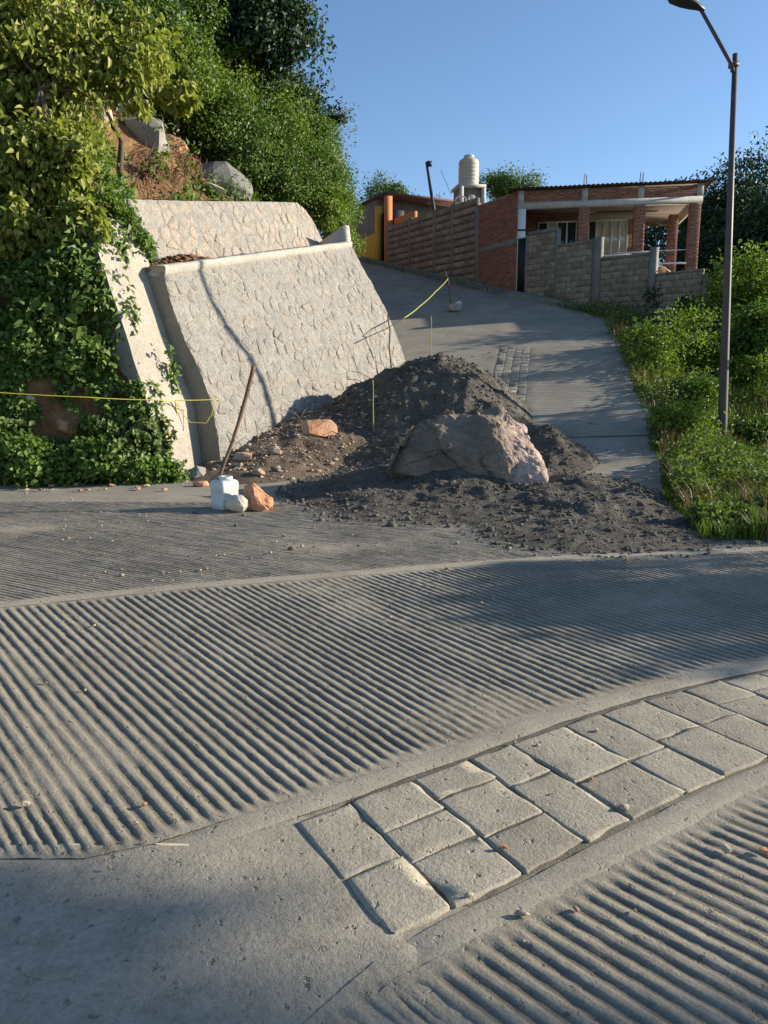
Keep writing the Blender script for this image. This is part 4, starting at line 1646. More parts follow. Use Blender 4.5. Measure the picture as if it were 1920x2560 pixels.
# brown debris with twigs between the boulder and the wall
DV = []
for y in np.linspace(11.2, 15.4, 90):
    for x in np.linspace(-3.0, 0.9, 90):
        s_ = (Vector((x, y, 0)) - A0).dot(US)
        p_ = (Vector((x, y, 0)) - A0).dot(UP)
        q = math.hypot((s_ - 1.6) / 2.9, (p_ + 0.55) / 1.55)
        h = 0.42 * max(0, 1 - q ** 1.6)
        DV.append((x, y, ramp(x, y) + h + 0.13 * fbm(x * 3, y * 3, 2, 5) * min(1, h * 5) - 0.03))
deb = link('debris', mk_mesh('debris', DV, grid_faces(90, 90)[:, ::-1]), M['debris_soil'], None, True)
tag(deb, 'brown soil and rubble washed up along the base of the stone wall', 'debris', None, 'stuff')
d_bvh = BVHTree.FromPolygons([Vector(v) for v in DV], [list(map(int, f)) for f in grid_faces(90, 90)])


def top_z(x, y):
    z = ground(x, y) + 0.006
    for b in (m_bvh, d_bvh):
        loc, nr, _, _ = b.ray_cast(Vector((x, y, 9)), Vector((0, 0, -1)))
        if loc is not None: z = max(z, loc.z)
    return z


r = np.random.default_rng(93)
P, S = [], []
for _ in range(2600):
    s_, p_ = r.uniform(-.6, 4.6), r.uniform(-2.0, 0.2)
    v = sp(s_, p_)
    if abs(v.x) > 3 or v.y > 15.3 or v.y < 11.3: continue
    q = math.hypot((s_ - 1.6) / 2.9, (p_ + 0.55) / 1.55)
    if q > 1.0: continue
    sc = min(0.055, 0.006 + 0.009 * r.exponential())
    P.append((v.x, v.y, top_z(v.x, v.y) + sc * 0.25)); S.append(sc)
tag(scatter_lumps('debris_chips', np.array(P), np.array(S), M['rubble'], 94, 0.25, 0.6), 'stone chips strewn over the debris at the base of the wall', 'rubble', None, 'stuff')
# rubble pieces large enough to tell apart
for k in range(9):
    s_, p_ = r.uniform(-.5, 4.2), r.uniform(-1.5, -0.1)
    v = sp(s_, p_)
    sz = r.uniform(.07, .14)
    rock('rubble_piece', Vector((v.x, v.y, top_z(v.x, v.y) + sz * .22)), (sz * 1.5, sz, sz * .7), M['rubble'], 'fist-sized rubble piece lying in the brown debris by the wall', 'rubble', 'rubble in the debris', 120 + k, 12, 1, .08, r.uniform(0, 3))
mb = MB()
for k in range(70):
    s_, p_ = r.uniform(.2, 4.4), r.uniform(-1.6, -0.1)
    v = sp(s_, p_)
    z = top_z(v.x, v.y)
    a = r.uniform(0, 2 * math.pi)
    ln = r.uniform(.15, .55)
    d = Vector((math.cos(a), math.sin(a), r.uniform(0, .5))) * ln
    p0 = Vector((v.x, v.y, z))
    mb.tube([p0, p0 + d * .5 + Vector((0, 0, .05)), p0 + d + Vector((0, 0, .0))], [.008, .006, .003], 4)
tag(mb.build('twigs', M['dry_twig'], None), 'dry twigs tangled in the debris by the wall', 'twigs', None, 'stuff')
# dry leaves and chips on the terrace behind the coping
P, S = [], []
for _ in range(700):
    a, w = min(0.95, abs(r.normal(0.16, 0.14))), r.uniform(0.05, .9)
    q = g_top(a, w)
    P.append((q.x, q.y, q.z + 0.02 + 0.24 * math.exp(-((a - .14) / .12) ** 2) * r.random() * (1 - abs(w - .5)))); S.append(r.uniform(.015, .06))
tag(scatter_lumps('terrace_litter', np.array(P), np.array(S), M['dry_leaf'], 95, 0.3, 0.5), 'dry brown leaf litter heaped on the terrace behind the coping', 'leaf litter', None, 'stuff')

# ------------------------------------------------------------------ the big boulder
BP = []
for (px, py, Y) in [(958, 1180, 10.3), (985, 1120, 10.35), (1020, 1052, 10.6), (1105, 1026, 10.75), (1245, 1022, 10.8), (1312, 1058, 10.6), (1350, 1125, 10.2), (1362, 1200, 9.95), (1325, 1226, 9.85), (1262, 1195, 9.95), (1150, 1120, 10.1), (1240, 1090, 10.15), (1060, 1140, 10.2), (1100, 1170, 10.15)]:
    BP.append(tuple(at(px, py, Y)))
for (px, py, Y) in [(1020, 1110, 11.5), (1110, 1060, 11.8), (1250, 1050, 11.9), (1320, 1090, 11.6), (1350, 1160, 11.2), (1000, 1160, 11.2), (1180, 1170, 11.8)]:
    BP.append(tuple(at(px, py, Y)))
for q in [(0.3, 10.5, -0.05), (1.0, 10.4, -0.05), (1.9, 10.2, 0.02), (1.9, 11.2, .05), (0.6, 11.4, .05)]:
    BP.append(q)


def boulder_mesh(pts):
    bm = bmesh.new()
    for p in pts: bm.verts.new(p)
    bmesh.ops.convex_hull(bm, input=bm.verts)
    bmesh.ops.delete(bm, geom=[v for v in bm.verts if not v.link_faces], context='VERTS')
    bmesh.ops.triangulate(bm, faces=bm.faces[:])
    for k in range(5):
        bmesh.ops.subdivide_edges(bm, edges=bm.edges[:], cuts=1, use_grid_fill=True)
        bmesh.ops.triangulate(bm, faces=bm.faces[:])
    bm.normal_update()
    mv = []
    for v in bm.verts:
        q = v.co
        cell = noise.voronoi(q * 1.5 + Vector((4, 0, 0)))[0]
        step = math.floor(3.2 * (fbm(q.x * .9 + q.z * .5, q.y * .9, q.z * 1.3, 2) + .5)) / 3.2
        d = 0.16 * (cell[1] - cell[0] - .3) + 0.16 * (step - .45) + 0.07 * fbm(q.x * 4, q.y * 4, q.z * 4, 3) + 0.03 * fbm(q.x * 14, q.y * 14, q.z * 14, 3)
        mv.append((v, v.normal * d))
    for v, d in mv: v.co += d
    bmesh.ops.recalc_face_normals(bm, faces=bm.faces[:])
    me = bpy.data.meshes.new('boulder')
    bm.to_mesh(me)
    bm.free()
    return me


bo = link('boulder', boulder_mesh(BP), M['boulder'], None, False)
tag(bo, 'huge brown boulder with a pink right edge lying in the dumped earth', 'boulder')

# ------------------------------------------------------------------ jug, stick, stones at the corner
jb = on_ground(563, 1274)
jb = Vector((jb.x, jb.y, 0.012))
jug = empty('plastic_jug', jb, 'white plastic jerry can with open neck, holding a stick upright', 'jug')


def rr(sx, sy, rad, n=5):
    out = []
    for cx, cy, a0 in ((1, 1, 0), (-1, 1, 90), (-1, -1, 180), (1, -1, 270)):
        for k in range(n + 1):
            a = R(a0 + 90 * k / n)
            out.append((cx * (sx / 2 - rad) + rad * math.cos(a), cy * (sy / 2 - rad) + rad * math.sin(a)))
    return out


def loft(secs):
    V, F = [], []
    m = None
    for (z, sx, sy, rad, ox) in secs:
        ring = rr(sx, sy, rad)
        m = len(ring)
        V += [(x + ox, y, z) for x, y in ring]
    for i in range(len(secs) - 1):
        for k in range(m):
            k2 = (k + 1) % m
            F.append([i * m + k, i * m + k2, (i + 1) * m + k2, (i + 1) * m + k])
    F.append(list(range(m))[::-1])
    F.append([(len(secs) - 1) * m + k for k in range(m)])
    return V, F


JR = R(38)
body = MB().add(*loft([(0, .235, .255, .03, 0), (.012, .25, .27, .03, 0), (.10, .252, .272, .03, 0), (.11, .242, .262, .03, 0), (.23, .242, .262, .03, 0), (.24, .252, .272, .03, 0),
                       (.325, .25, .27, .03, 0), (.345, .235, .255, .035, 0), (.358, .20, .22, .04, 0), (.362, .16, .18, .04, 0)]))
o = body.build('body', M['white_plastic'], jug, True)
nk = MB().lathe([(.082, .35), (.085, .375), (.085, .40), (.078, .405), (.068, .402), (.066, .37)], (.03, 0, 0), 20).build('neck', M['white_plastic'], jug, True)
mo = MB().lathe([(.067, .380), (.067, .3805)], (.03, 0, 0), 20).build('mouth_shade', M['gate_metal'], jug)  # black disc standing in for the shade inside the neck
hd = MB().tube([(-.112, 0, .345), (-.11, 0, .385), (-.085, 0, .405), (-.06, 0, .395), (-.055, 0, .36)], .016, 8).build('handle', M['white_plastic'], jug, True)
jug.rotation_euler = (0, 0, -JR)

sb = jb + Vector((-0.095, -0.02, 0.30))
stp = at(634, 916, jb.y + 0.38)
mb = MB()
pts, rad = [], []
for i in range(15):
    w = i / 14
    p = sb.lerp(stp, w) + Vector((0.035 * math.sin(w * 3.1) + 0.012 * n3(w * 7, 1), 0, 0.0)) 
    pts.append(p); rad.append(0.020 + 0.010 * w + 0.005 * n3(w * 9, 4))
mb.tube(pts, rad, 8)
for i, sgn in ((5, 1), (9, -1), (11, 1)):
    mb.tube([pts[i], pts[i] + Vector((.03 * sgn, -.01, .02))], [.014, .008], 5)
tag(mb.build('wooden_stick', M['wood'], None, True), 'thick bare wooden stick standing in the white jerry can', 'stick')

g = on_ground(592, 1283)
rock('round_stone', Vector((g.x, g.y + 0.02, 0.115)), (.31, .26, .235), M['round_rock'], 'rounded cream stone wedged in front of the white jerry can', 'stone', None, 40, 26, 3, .05, .3, None, 1.0)
# broken hollow clay brick beside the jug
g = on_ground(645, 1279)
bk = empty('broken_brick', Vector((g.x, g.y, 0.012)), 'orange broken clay brick leaning beside the jerry can', 'brick')
pts = [(-.17, .02, .30), (-.05, -.02, .33), (.10, .0, .18), (.17, .04, .12), (.14, -.08, .0), (.02, -.10, .0), (-.13, -.03, .02), (-.18, .12, .20), (.05, .16, .20), (.16, .13, .05), (-.12, .15, .0), (-.02, -.10, .20)]
o = link('body', rock_mesh('body', pts, 3, .035, 9, 3), M['brick_chunk'], bk)
for k, q in enumerate([(.13, -.03, .07), (.10, -.06, .03), (.155, .03, .05)]):
    o = link('chip', rock_mesh('chip', [tuple(np.array(q) + rng.normal(size=3) * .03) for _ in range(10)], 1, .01, 9, k), M['brick_chunk'], bk)

g = on_ground(495, 1199)
rock('foot_stone', Vector((g.x, g.y + .05, .10)), (.30, .24, .24), M['grey_rock'], 'rough grey stone at the foot of the cement strip', 'stone', None, 41, 18, 2, .08, .3)
g = on_ground(502, 1216)
rock('red_stone', Vector((g.x, g.y, .04)), (.24, .16, .09), M['orange_rock'], 'small flat orange stone before the grey stone at the cement strip', 'stone', None, 42, 14, 2, .08, .3)
for k, (px, py, w, lab) in enumerate([(612, 1168, .26, 'cream stone at the left tip of the debris by the wall corner'), (690, 1160, .22, 'pinkish stone lying at the front of the debris'), (648, 1185, .18, 'small buff stone in the shadow behind the broken brick')]):
    g = on_ground(px, py, 0.1)
    rock('loose_stone', Vector((g.x, g.y, top_z(g.x, g.y) + w * .25)), (w * 1.3, w, w * .7), M['rubble'], lab, 'stone', None, 44 + k, 14, 2, .08, k * 1.1)
# orange block against the wall
ob = at(800, 1088, 13.7)
rock('orange_block', Vector((ob.x, ob.y, top_z(ob.x, ob.y) + .16)), (.66, .34, .30), M['orange_rock'], 'big orange rock block lying against the stone wall', 'rock', None, 50, 16, 3, .07, .15, None, .6)
# scattered chips on the street along the slope foot
for k in range(22):
    px, py = r.uniform(20, 470), r.uniform(1205, 1232)
    g = on_ground(px, py)
    sz = r.uniform(.035, .08)
    rock('stone_chip', Vector((g.x, g.y, .018 + sz * .2)), (sz * 1.5, sz, sz * .6), M['orange_rock' if k % 2 else 'rubble'], 'small reddish stone chip on the street along the foot of the green slope', 'stone chip', 'chips along the slope foot', 200 + k, 10, 1, .05, k)
# a few bits lying on the street in the foreground
for k, (px, py, sz, mt, lab) in enumerate([(1257, 2138, .035, 'orange_rock', 'small red stone on the paved strip'), (1480, 1963, .03, 'orange_rock', 'tiny reddish stone higher on the paved strip'),
                                           (1490, 1838, .03, 'pale_rock', 'pale pebble near the upper edge of the paved strip'), (1815, 2146, .05, 'pale_rock', 'pale pebble on the ribbed slab at lower right'),
                                           (1905, 2143, .04, 'orange_rock', 'orange pebble at the right edge on the ribbed slab'), (66, 2025, .045, 'pale_rock', 'pale pebble at the left edge on the ribbed slab'),
                                           (362, 2030, .03, 'orange_rock', 'orange pebble at the left on the ribbed slab'), (490, 1595, .03, 'orange_rock', 'orange pebble in the middle of the ribbed slab'),
                                           (368, 1622, .03, 'orange_rock', 'orange pebble left of the middle of the ribbed slab'), (1760, 1262, .16, 'pale_rock', 'pale orange rock at the grassy bank corner'), (1600, 838, .55, 'grey_rock', 'grey rock at the bank below the block wall')]):
    g = on_ground(px, py)
    sz = sz * .6 if sz < .1 else sz
    rock('pebble' if sz < .1 else 'bank_rock', Vector((g.x, g.y, ground(g.x, g.y) + .02 + sz * .25)), (sz * 1.3, sz, sz * .75), M[mt], lab, 'pebble' if sz < .1 else 'rock', None, 230 + k, 12, 2, .08, k * .7)
P, S = [], []
for _ in range(2600):
    x, y = r.uniform(-6.5, 4.2), r.uniform(1.5, 11.8)
    if y < 5 and r.random() < .55: continue
    if fbm(x * .8, y * .8, 9.0, 3) < -0.02 + .1 * r.random(): continue
    P.append((x, y, ramp(x, y) + 0.022)); S.append(.004 + .004 * r.exponential())
tag(scatter_lumps('grit', np.array(P), np.array(S), M['rubble'], 96, .25, .7), 'fine grit and crumbs scattered over the street', 'grit', None, 'stuff')

# ------------------------------------------------------------------ sticks and yellow tape
def stick(name, a, b, r0, r1, mat, label, seed, cat='stick', bend=0.03):
    mb = MB()
    limb(mb, a, b, r0, r1, seed, 8, bend)
    return tag(mb.build(name, M[mat], None, True), label, cat)


wp = wall_pt(.86, .12, .1)
s1b = at(983, 915, 18.6); s1t = at(969, 787, 18.7)
s1b.z = top_z(s1b.x, s1b.y) - .05
stick('wall_stick', s1b, s1t, .024, .018, 'wood', 'thin crooked stick standing before the uphill end of the stone wall', 1.2, bend=.06)
s2 = at(1080, 895, 18.0); s2.z = top_z(s2.x, s2.y) - .05
s2t = at(1078, 790, 18.0)
stick('bamboo_stake', s2, s2t, .013, .009, 'stake', 'thin yellow-green stake behind the top of the dirt heap', 2.3, 'stake')
s3 = at(934, 1045, 14.2); s3.z = top_z(s3.x, s3.y) - .05
stick('bamboo_stake', s3, at(932, 950, 14.2), .014, .010, 'stake', 'thin yellow stake standing in the dirt before the stone wall', 3.3, 'stake')
s4 = at(712, 1118, 14.0); s4.z = top_z(s4.x, s4.y) - .03
stick('short_stick', s4, at(719, 1075, 14.0), .016, .010, 'wood', 'short broken stick poking from the debris at the wall', 4.4)
# barrier stick standing on the road with a stone base
rb = on_ground(1128, 778)
rs_ = empty('barrier_stick', rb, 'forked branch standing upright on the shaded road uphill', 'stick')
mb = MB()
t1 = at(1121, 705, rb.y); t2 = at(1110, 668, rb.y); t3 = at(1117, 664, rb.y)
limb(mb, rb - Vector((0, 0, .02)), t1, .03, .022, 3.0, 6, .05)
limb(mb, t1, t2, .02, .012, 4.0, 4, .05)
put(mb.build('branch', M['wood'], None, True), rs_)
o = rock('base_stone', rb + Vector((.12, -.1, .10)), (.50, .34, .24), M['grey_rock'], 'grey stone holding the barrier stick on the road', 'stone', None, 60, 14, 2, .08)
o = rock('white_stone', rb + Vector((.24, -.05, .27)), (.24, .18, .12), M['white_paint'], 'white lump lying on the stone that holds the barrier stick', 'stone', None, 61, 12, 2, .08)


def cable(name, pts, rad, mat, label, cat, sag=0.0, n=14, sides=5):
    mb = MB()
    out = []
    for a, b in zip(pts, pts[1:]):
        a, b = Vector(a), Vector(b)
        for i in range(n):
            w = i / n
            out.append(a.lerp(b, w) - Vector((0, 0, sag * 4 * w * (1 - w))))
    out.append(Vector(pts[-1]))
    mb.tube(out, rad, sides)
    return tag(mb.build(name, M[mat], None, True), label, cat)


ca = at(545, 998, 12.82)
cable('yellow_rope', [at(-90, 975, 11.1), at(215, 993, 11.45), at(400, 1000, 11.9), at(437, 1000, 12.4), ca], .0075, 'yellow_tape', 'yellow rope strung across the green slope to the wall corner', 'rope', .01)
cable('hanging_rope', [at(438, 1000, 12.5), at(452, 1030, 12.6), at(475, 1056, 12.65), at(515, 1058, 12.7), at(530, 1035, 12.75), at(537, 1002, 12.8)], .007, 'yellow_tape', 'loop of yellow rope hanging below the strung line at the wall end', 'rope', .0, 5)
cable('tape_tail', [at(438, 1002, 12.5), at(447, 1060, 12.62), at(455, 1110, 12.7), at(462, 1160, 12.8)], .012, 'yellow_tape', 'yellow tape end dangling down the edge of the cement strip', 'tape', .0, 5)
cable('grey_line', [wall_pt(.70, .34, .05), wall_pt(.80, .34, .05), at(970, 820, 18.6), at(1010, 795, 19.2)], .010, 'wire', 'dark line tied from the stone wall to the thin stick', 'line', .0, 6)
cable('barrier_tape', [at(1010, 795, 19.2), at(1050, 765, 21.0), at(1090, 728, 22.5), at(1120, 697, rb.y)], .016, 'lime_tape', 'greenish yellow tape tied from the wall up to the forked barrier branch', 'tape', .02, 6)

# ------------------------------------------------------------------ street lamps
lb = at(1803, 1120, 15.8)
lb.z = ground(lb.x, lb.y)
lt_ = at(1838, 137, 15.8)
lp = empty('street_lamp', lb, 'tall tapered street lamp with angled arm in the grass at right', 'street lamp')
put(MB().tube([lb - Vector((0, 0, .4)), lb, lb.lerp(lt_, .5), lt_], [.105, .105, .075, .05], 8).build('pole', M['pole_paint'], None), lp)
ah = at(1752, 24, 15.55)
a0 = at(1831, 165, 15.75)
put(MB().tube([a0 + Vector((.02, .02, -.1)), a0, ah], [.045, .04, .034], 8).build('arm', M['pole_paint'], None), lp)
put(MB().box(tuple(lt_ + Vector((-.02, -.01, -.18))), (.15, .14, .09)).build('bracket', M['pole_paint'], None), lp)
dh = Vector((-.80, -.12, .16)).normalized()
hm = MB()
cc_ = ah + dh * .30
secs = []
ux = dh
uz = Vector((0, 0, 1)) - ux * ux.z
uz.normalize()
uy = uz.cross(ux)
V, F = [], []
prof = [(-.06, .05, .05, 0), (.05, .07, .07, .02), (.16, .13, .09, .03), (.36, .16, .10, .03), (.58, .13, .075, .02), (.66, .05, .03, .01)]
for (l, w, h, o_) in prof:
    for k in range(12):
        a = 2 * math.pi * k / 12
        V.append(tuple(ah + ux * l + uy * (w * math.cos(a)) + uz * (h * math.sin(a) * (1.0 if math.sin(a) > 0 else .6) + o_)))
for i in range(len(prof) - 1):
    for k in range(12):
        k2 = (k + 1) % 12
        F.append([i * 12 + k, i * 12 + k2, (i + 1) * 12 + k2, (i + 1) * 12 + k])
F += [list(range(12))[::-1], [(len(prof) - 1) * 12 + k for k in range(12)]]
hd_ = put(MB().add(V, F).build('lamp_head', M['dark_metal'], None, True), lp)
ln_ = MB().lathe([(.02, -.09), (.10, -.04), (.115, 0), (.10, .02)], tuple(ah + ux * .40 + uz * (-.02)), 14).build('lens', M['lamp_glass'], None, True)
ln_.parent = hd_
ln_.matrix_parent_inverse = Matrix.Translation(-Vector(lp.location))
put(MB().lathe([(.03, 0), (.035, .04), (.02, .07)], tuple(ah + ux * .12 + uz * .09), 10).build('photocell', M['white_paint'], None, True), lp)
put(MB().tube([lt_, lt_ + Vector((0, 0, .02))], [.053, .045], 8).build('cap', M['pole_paint'], None), lp)

l2b = at(1088, 545, 37.0)
l2t = at(1066, 405, 37.0)
l2 = empty('leaning_lamp_post', l2b - Vector((0, 0, 2.6)), 'dark leaning lamp post behind the striped block wall', 'lamp post')
put(MB().tube([l2b + (l2b - l2t) * .9, l2b, l2t], [.10, .09, .055], 8).build('pole', M['dark_metal'], None), l2)
put(MB().box(tuple(l2t + Vector((.13, 0, -.08))), (.24, .16, .22)).build('lamp_head', M['dark_metal'], None), l2)
cable('guy_wire', [at(1102, 425, 37.2), at(1128, 487, 37.0)], .012, 'wire', 'thin dark guy wire right of the leaning lamp post', 'wire', 0)

# ------------------------------------------------------------------ brick house on the right of the road
K = Vector((4.84, 29.0, 0))
HD, HP = Vector((.984, -.177, 0)).normalized(), Vector((.177, .984, 0)).normalized()
SDR = Vector((-.43, .903, 0)).normalized()
SDN = Vector((-.903, -.43, 0)).normalized()       # outward, towards the road
FD = Vector((.68, -.733, 0)).normalized()
FN = Vector((-.733, -.68, 0)).normalized()


def hp(u, v, z):
    q = K + HD * u + HP * v
    return Vector((q.x, q.y, z))


def obox(mb, o, ux, uy, x0, x1, y0, y1, z0, z1):
    P = []
    for z in (z0, z1):
        for a, b in ((x0, y0), (x1, y0), (x1, y1), (x0, y1)):
            q = o + ux * a + uy * b
            P.append((q.x, q.y, z))
    mb.hexa(P)


def brick_panel(mb, o, ux, nrm, W, z0, z1, bw=.235, bh=.062, j=.012, proud=.012, seed=0, ztop=None):
    r = np.random.default_rng(seed)
    z, c = z0, 0
    while z + bh <= z1 + 1e-6:
        x = -(bw / 2 if c % 2 else 0) - 0.0
        while x < W:
            a, b = max(x, 0), min(x + bw - j, W)
            if b - a > .03:
                pr = proud + r.uniform(-.004, .004)
                if ztop is None or z + bh < ztop((a + b) / 2):
                    obox(mb, o, ux, nrm, a, b, -.01, pr, z, z + bh - j)
            x += bw
        z += bh
        c += 1


house = empty('brick_house', hp(0, 0, 4.5), 'unfinished red brick house with open porch and corrugated roof', 'house')
part = lambda mb, name, mat, smooth=False: put(mb.build(name, M[mat], None, smooth), house)

# side wall along the road
mb = MB(); obox(mb, K, SDR, SDN, 0.0, 2.76, -.25, -.012, 3.8, 8.26); part(mb, 'side_wall', 'brick_core')
mb = MB(); brick_panel(mb, Vector((K.x, K.y, 0)), SDR, SDN, 2.76, 4.25, 6.42, seed=1); tag(part(mb, 'brickwork', 'brick'), kind='stuff')
mb = MB(); brick_panel(mb, Vector((K.x, K.y, 0)), SDR, SDN, 2.76, 6.62, 8.24, seed=2); tag(part(mb, 'brickwork', 'brick'), kind='stuff')
mb = MB(); obox(mb, K, SDR, SDN, 0, 2.78, -.02, .022, 6.40, 6.62); part(mb, 'concrete_band', 'pillar')
mb = MB(); obox(mb, K, SDR, SDN, 2.60, 2.80, -.2, .035, 4.0, 8.26); part(mb, 'corner_post', 'pillar')
# porch slab, rear wall and interior
mb = MB(); obox(mb, K, HD, HP, 0.1, 6.35, 0.0, 5.5, 5.06, 5.28); part(mb, 'floor_slab', 'pillar')
mb = MB(); obox(mb, K, HD, HP, 0.05, 6.3, 0.12, 5.4, 3.2, 5.05); part(mb, 'base_wall', 'brick_core')
mb = MB(); obox(mb, K, HD, HP, 0.0, 4.5, 2.0, 2.2, 5.28, 8.2); part(mb, 'rear_wall', 'brick_core')
mb = MB(); brick_panel(mb, hp(0, 2.0, 0), HD, -HP, 0.70, 5.28, 7.9, seed=3); brick_panel(mb, hp(2.28, 2.0, 0), HD, -HP, .34, 5.28, 7.9, seed=4)
brick_panel(mb, hp(4.15, 2.0, 0), HD, -HP, .35, 5.28, 7.9, seed=5); brick_panel(mb, hp(.7, 2.0, 0), HD, -HP, 1.58, 7.58, 7.9, seed=6)
tag(part(mb, 'brickwork', 'brick'), kind='stuff')
mb = MB(); obox(mb, K, HD, HP, 2.5, 4.3, 1.93, 1.99, 7.52, 7.78); part(mb, 'lintel', 'beam')
mb = MB(); obox(mb, K, HD, HP, 4.4, 4.5, 2.2, 5.4, 5.28, 8.2); part(mb, 'inner_wall', 'orange_wall')
mb = MB(); obox(mb, K, HD, HP, 0.02, 6.2, 0.15, 5.4, 7.83, 7.95); part(mb, 'porch_ceiling', 'ceiling')
mb = MB(); obox(mb, K, HD, HP, 0.02, 0.22, 0.3, 2.0, 5.28, 7.8); part(mb, 'left_wall', 'orange_wall')
# windows
for (u0, u1, z0, z1, fl) in ((.77, 2.22, 5.95, 7.52, 'gcgg'), (2.66, 4.10, 6.08, 7.52, 'gcccc')):
    wr = empty('window', hp((u0 + u1) / 2, 1.95, z0))
    put(wr, house)
    ns = len(fl)
    fr = MB()
    obox(fr, K, HD, HP, u0, u1, 1.90, 1.99, z0, z0 + .06)
    obox(fr, K, HD, HP, u0, u1, 1.90, 1.99, z1 - .06, z1)
    for k in range(ns + 1):
        uu = u0 + (u1 - u0) * k / ns
        obox(fr, K, HD, HP, max(u0, uu - .03), min(u1, uu + .03), 1.905, 1.985, z0 + .061, z1 - .061)
    def sub(o, wr=wr):
        o.parent = wr
        o.matrix_parent_inverse = Matrix.Translation(-hp((u0 + u1) / 2, 1.95, z0))
        return o
    sub(fr.build('frame', M['white_paint'], None))
    for k, ch in enumerate(fl):
        a, b = u0 + (u1 - u0) * k / ns + .031, u0 + (u1 - u0) * (k + 1) / ns - .031
        if ch == 'c':
            V = []
            for i in range(25):
                uu = a + (b - a) * i / 24
                for z in (z0 + .062, z1 - .062):
                    q = hp(uu, 1.945 + .016 * math.sin(i * 1.7), z)
                    V.append(tuple(q))
            sub(link('curtain', mk_mesh('curtain', V, grid_faces(25, 2)), M['curtain'], None, True))
        pn = MB(); obox(pn, K, HD, HP, a, b, (1.915 if ch == 'c' else 1.93), (1.918 if ch == 'c' else 1.98), z0 + .061, z1 - .061)
        sub(pn.build('pane', M['clear_glass' if ch == 'c' else 'window_glass'], None))
# brick columns
for k, (u, v, w, z0, z1) in enumerate(((2.34, .16, .38, 5.281, 7.62), (4.26, .16, .38, 5.281, 7.62), (6.12, .16, .36, 5.281, 7.62), (5.75, 2.1, .34, 5.281, 7.62))):
    cr = empty('brick_column', hp(u, v, z0))
    put(cr, house)
    def sub(o, cr=cr, c=hp(u, v, z0)):
        o.parent = cr
        o.matrix_parent_inverse = Matrix.Translation(-c)
        return o
    h = w / 2 - .012
    mb = MB(); obox(mb, K, HD, HP, u - h, u + h, v - h, v + h, z0, z1); sub(mb.build('mortar_core', M['brick_core'], None))
    mb = MB()
    c0_ = hp(u - h, v - h, 0); c1_ = hp(u + h, v + h, 0); c2_ = hp(u - h, v + h, 0)
    brick_panel(mb, hp(u - h, v - h, 0), HD, -HP, 2 * h, z0, z1, bw=.19, seed=20 + k)
    brick_panel(mb, hp(u + h, v - h, 0), HP, HD, 2 * h, z0, z1, bw=.19, seed=30 + k)
    brick_panel(mb, hp(u - h, v - h, 0), HP, -HD, 2 * h, z0, z1, bw=.19, seed=40 + k)
    tag(sub(mb.build('bricks', M['brick'], None)), kind='stuff')
mb = MB(); obox(mb, K, HD, HP, .02, .30, .0, .28, 4.4, 7.62); part(mb, 'corner_column', 'white_paint')
mb = MB(); obox(mb, K, HD, HP, .01, .31, -.012, .29, 6.86, 6.92); part(mb, 'black_band', 'gate_metal')
# beams and parapet
mb = MB(); obox(mb, K, HD, HP, 0, 6.34, 0.0, .26, 7.62, 7.83); part(mb, 'front_beam', 'beam')
mb = MB(); obox(mb, K, HD, HP, 6.06, 6.32, .262, 4.5, 7.63, 7.84); part(mb, 'side_beam', 'beam')
mb = MB(); obox(mb, K, HD, HP, .02, 6.3, .04, .2, 7.83, 8.25); part(mb, 'parapet_core', 'brick_core')
mb = MB()
for a, b in ((.22, 2.24), (2.46, 4.16), (4.38, 6.16)):
    brick_panel(mb, hp(a, .04, 0), HD, -HP, b - a, 7.84, 8.25, seed=int(a * 10))
tag(part(mb, 'brickwork', 'brick'), kind='stuff')
for u in (.11, 2.35, 4.27, 6.24):
    mb = MB(); obox(mb, K, HD, HP, u - .105, u + .105, .0, .24, 7.832, 8.25); part(mb, 'concrete_stub', 'beam')
# corrugated roof
nu, nv = 220, 8
V = []
for i in range(nu):
    u = -.35 + 7.0 * i / (nu - 1)
    for j in range(nv):
        v = -.28 + 5.9 * j / (nv - 1)
        q = hp(u, v, 8.30 + .018 * math.sin(u * 2 * math.pi / .16) + .012 * n3(u, v) + .02 * j / nv)
        V.append(tuple(q))
V2 = [(x, y, z - .012) for x, y, z in V]
Fr = grid_faces(nu, nv)
F2 = (Fr + nu * nv)[:, ::-1]
edge = []
for i in range(nu - 1):
    edge.append([i * nv, (i + 1) * nv, nu * nv + (i + 1) * nv, nu * nv + i * nv])
put(link('roof', mk_mesh('roof', V + V2, [list(f) for f in Fr] + [list(f) for f in F2] + edge), M['rust_sheet'], None, True), house)
for k, (u, v, hgt) in enumerate(((2.35, .15, .62), (4.27, .15, .58), (.3, 3.8, .9), (1.25, 4.2, .85))):
    mb = MB()
    for a, b in ((-.05, -.05), (.05, -.05), (.05, .05), (-.05, .05)):
        q = hp(u + a, v + b, 8.2)
        mb.tube([q, q + Vector((.02 * n3(k, a * 90), .01, hgt * (.8 + .4 * abs(n3(k * 3.3, b * 77, a * 50)))))], .010, 5)
    part(mb, 'rebar', 'rebar')
# low orange parapet between the columns at the right, and white rails
mb = MB(); obox(mb, K, HD, HP, 4.5, 5.92, 1.95, 2.1, 5.281, 5.75); part(mb, 'porch_parapet', 'orange_wall')
for z in (5.62, 6.05):
    mb = MB(); mb.tube([hp(4.46, .12, z), hp(5.93, .12, z + .02)], .02, 6); part(mb, 'rail', 'white_paint')

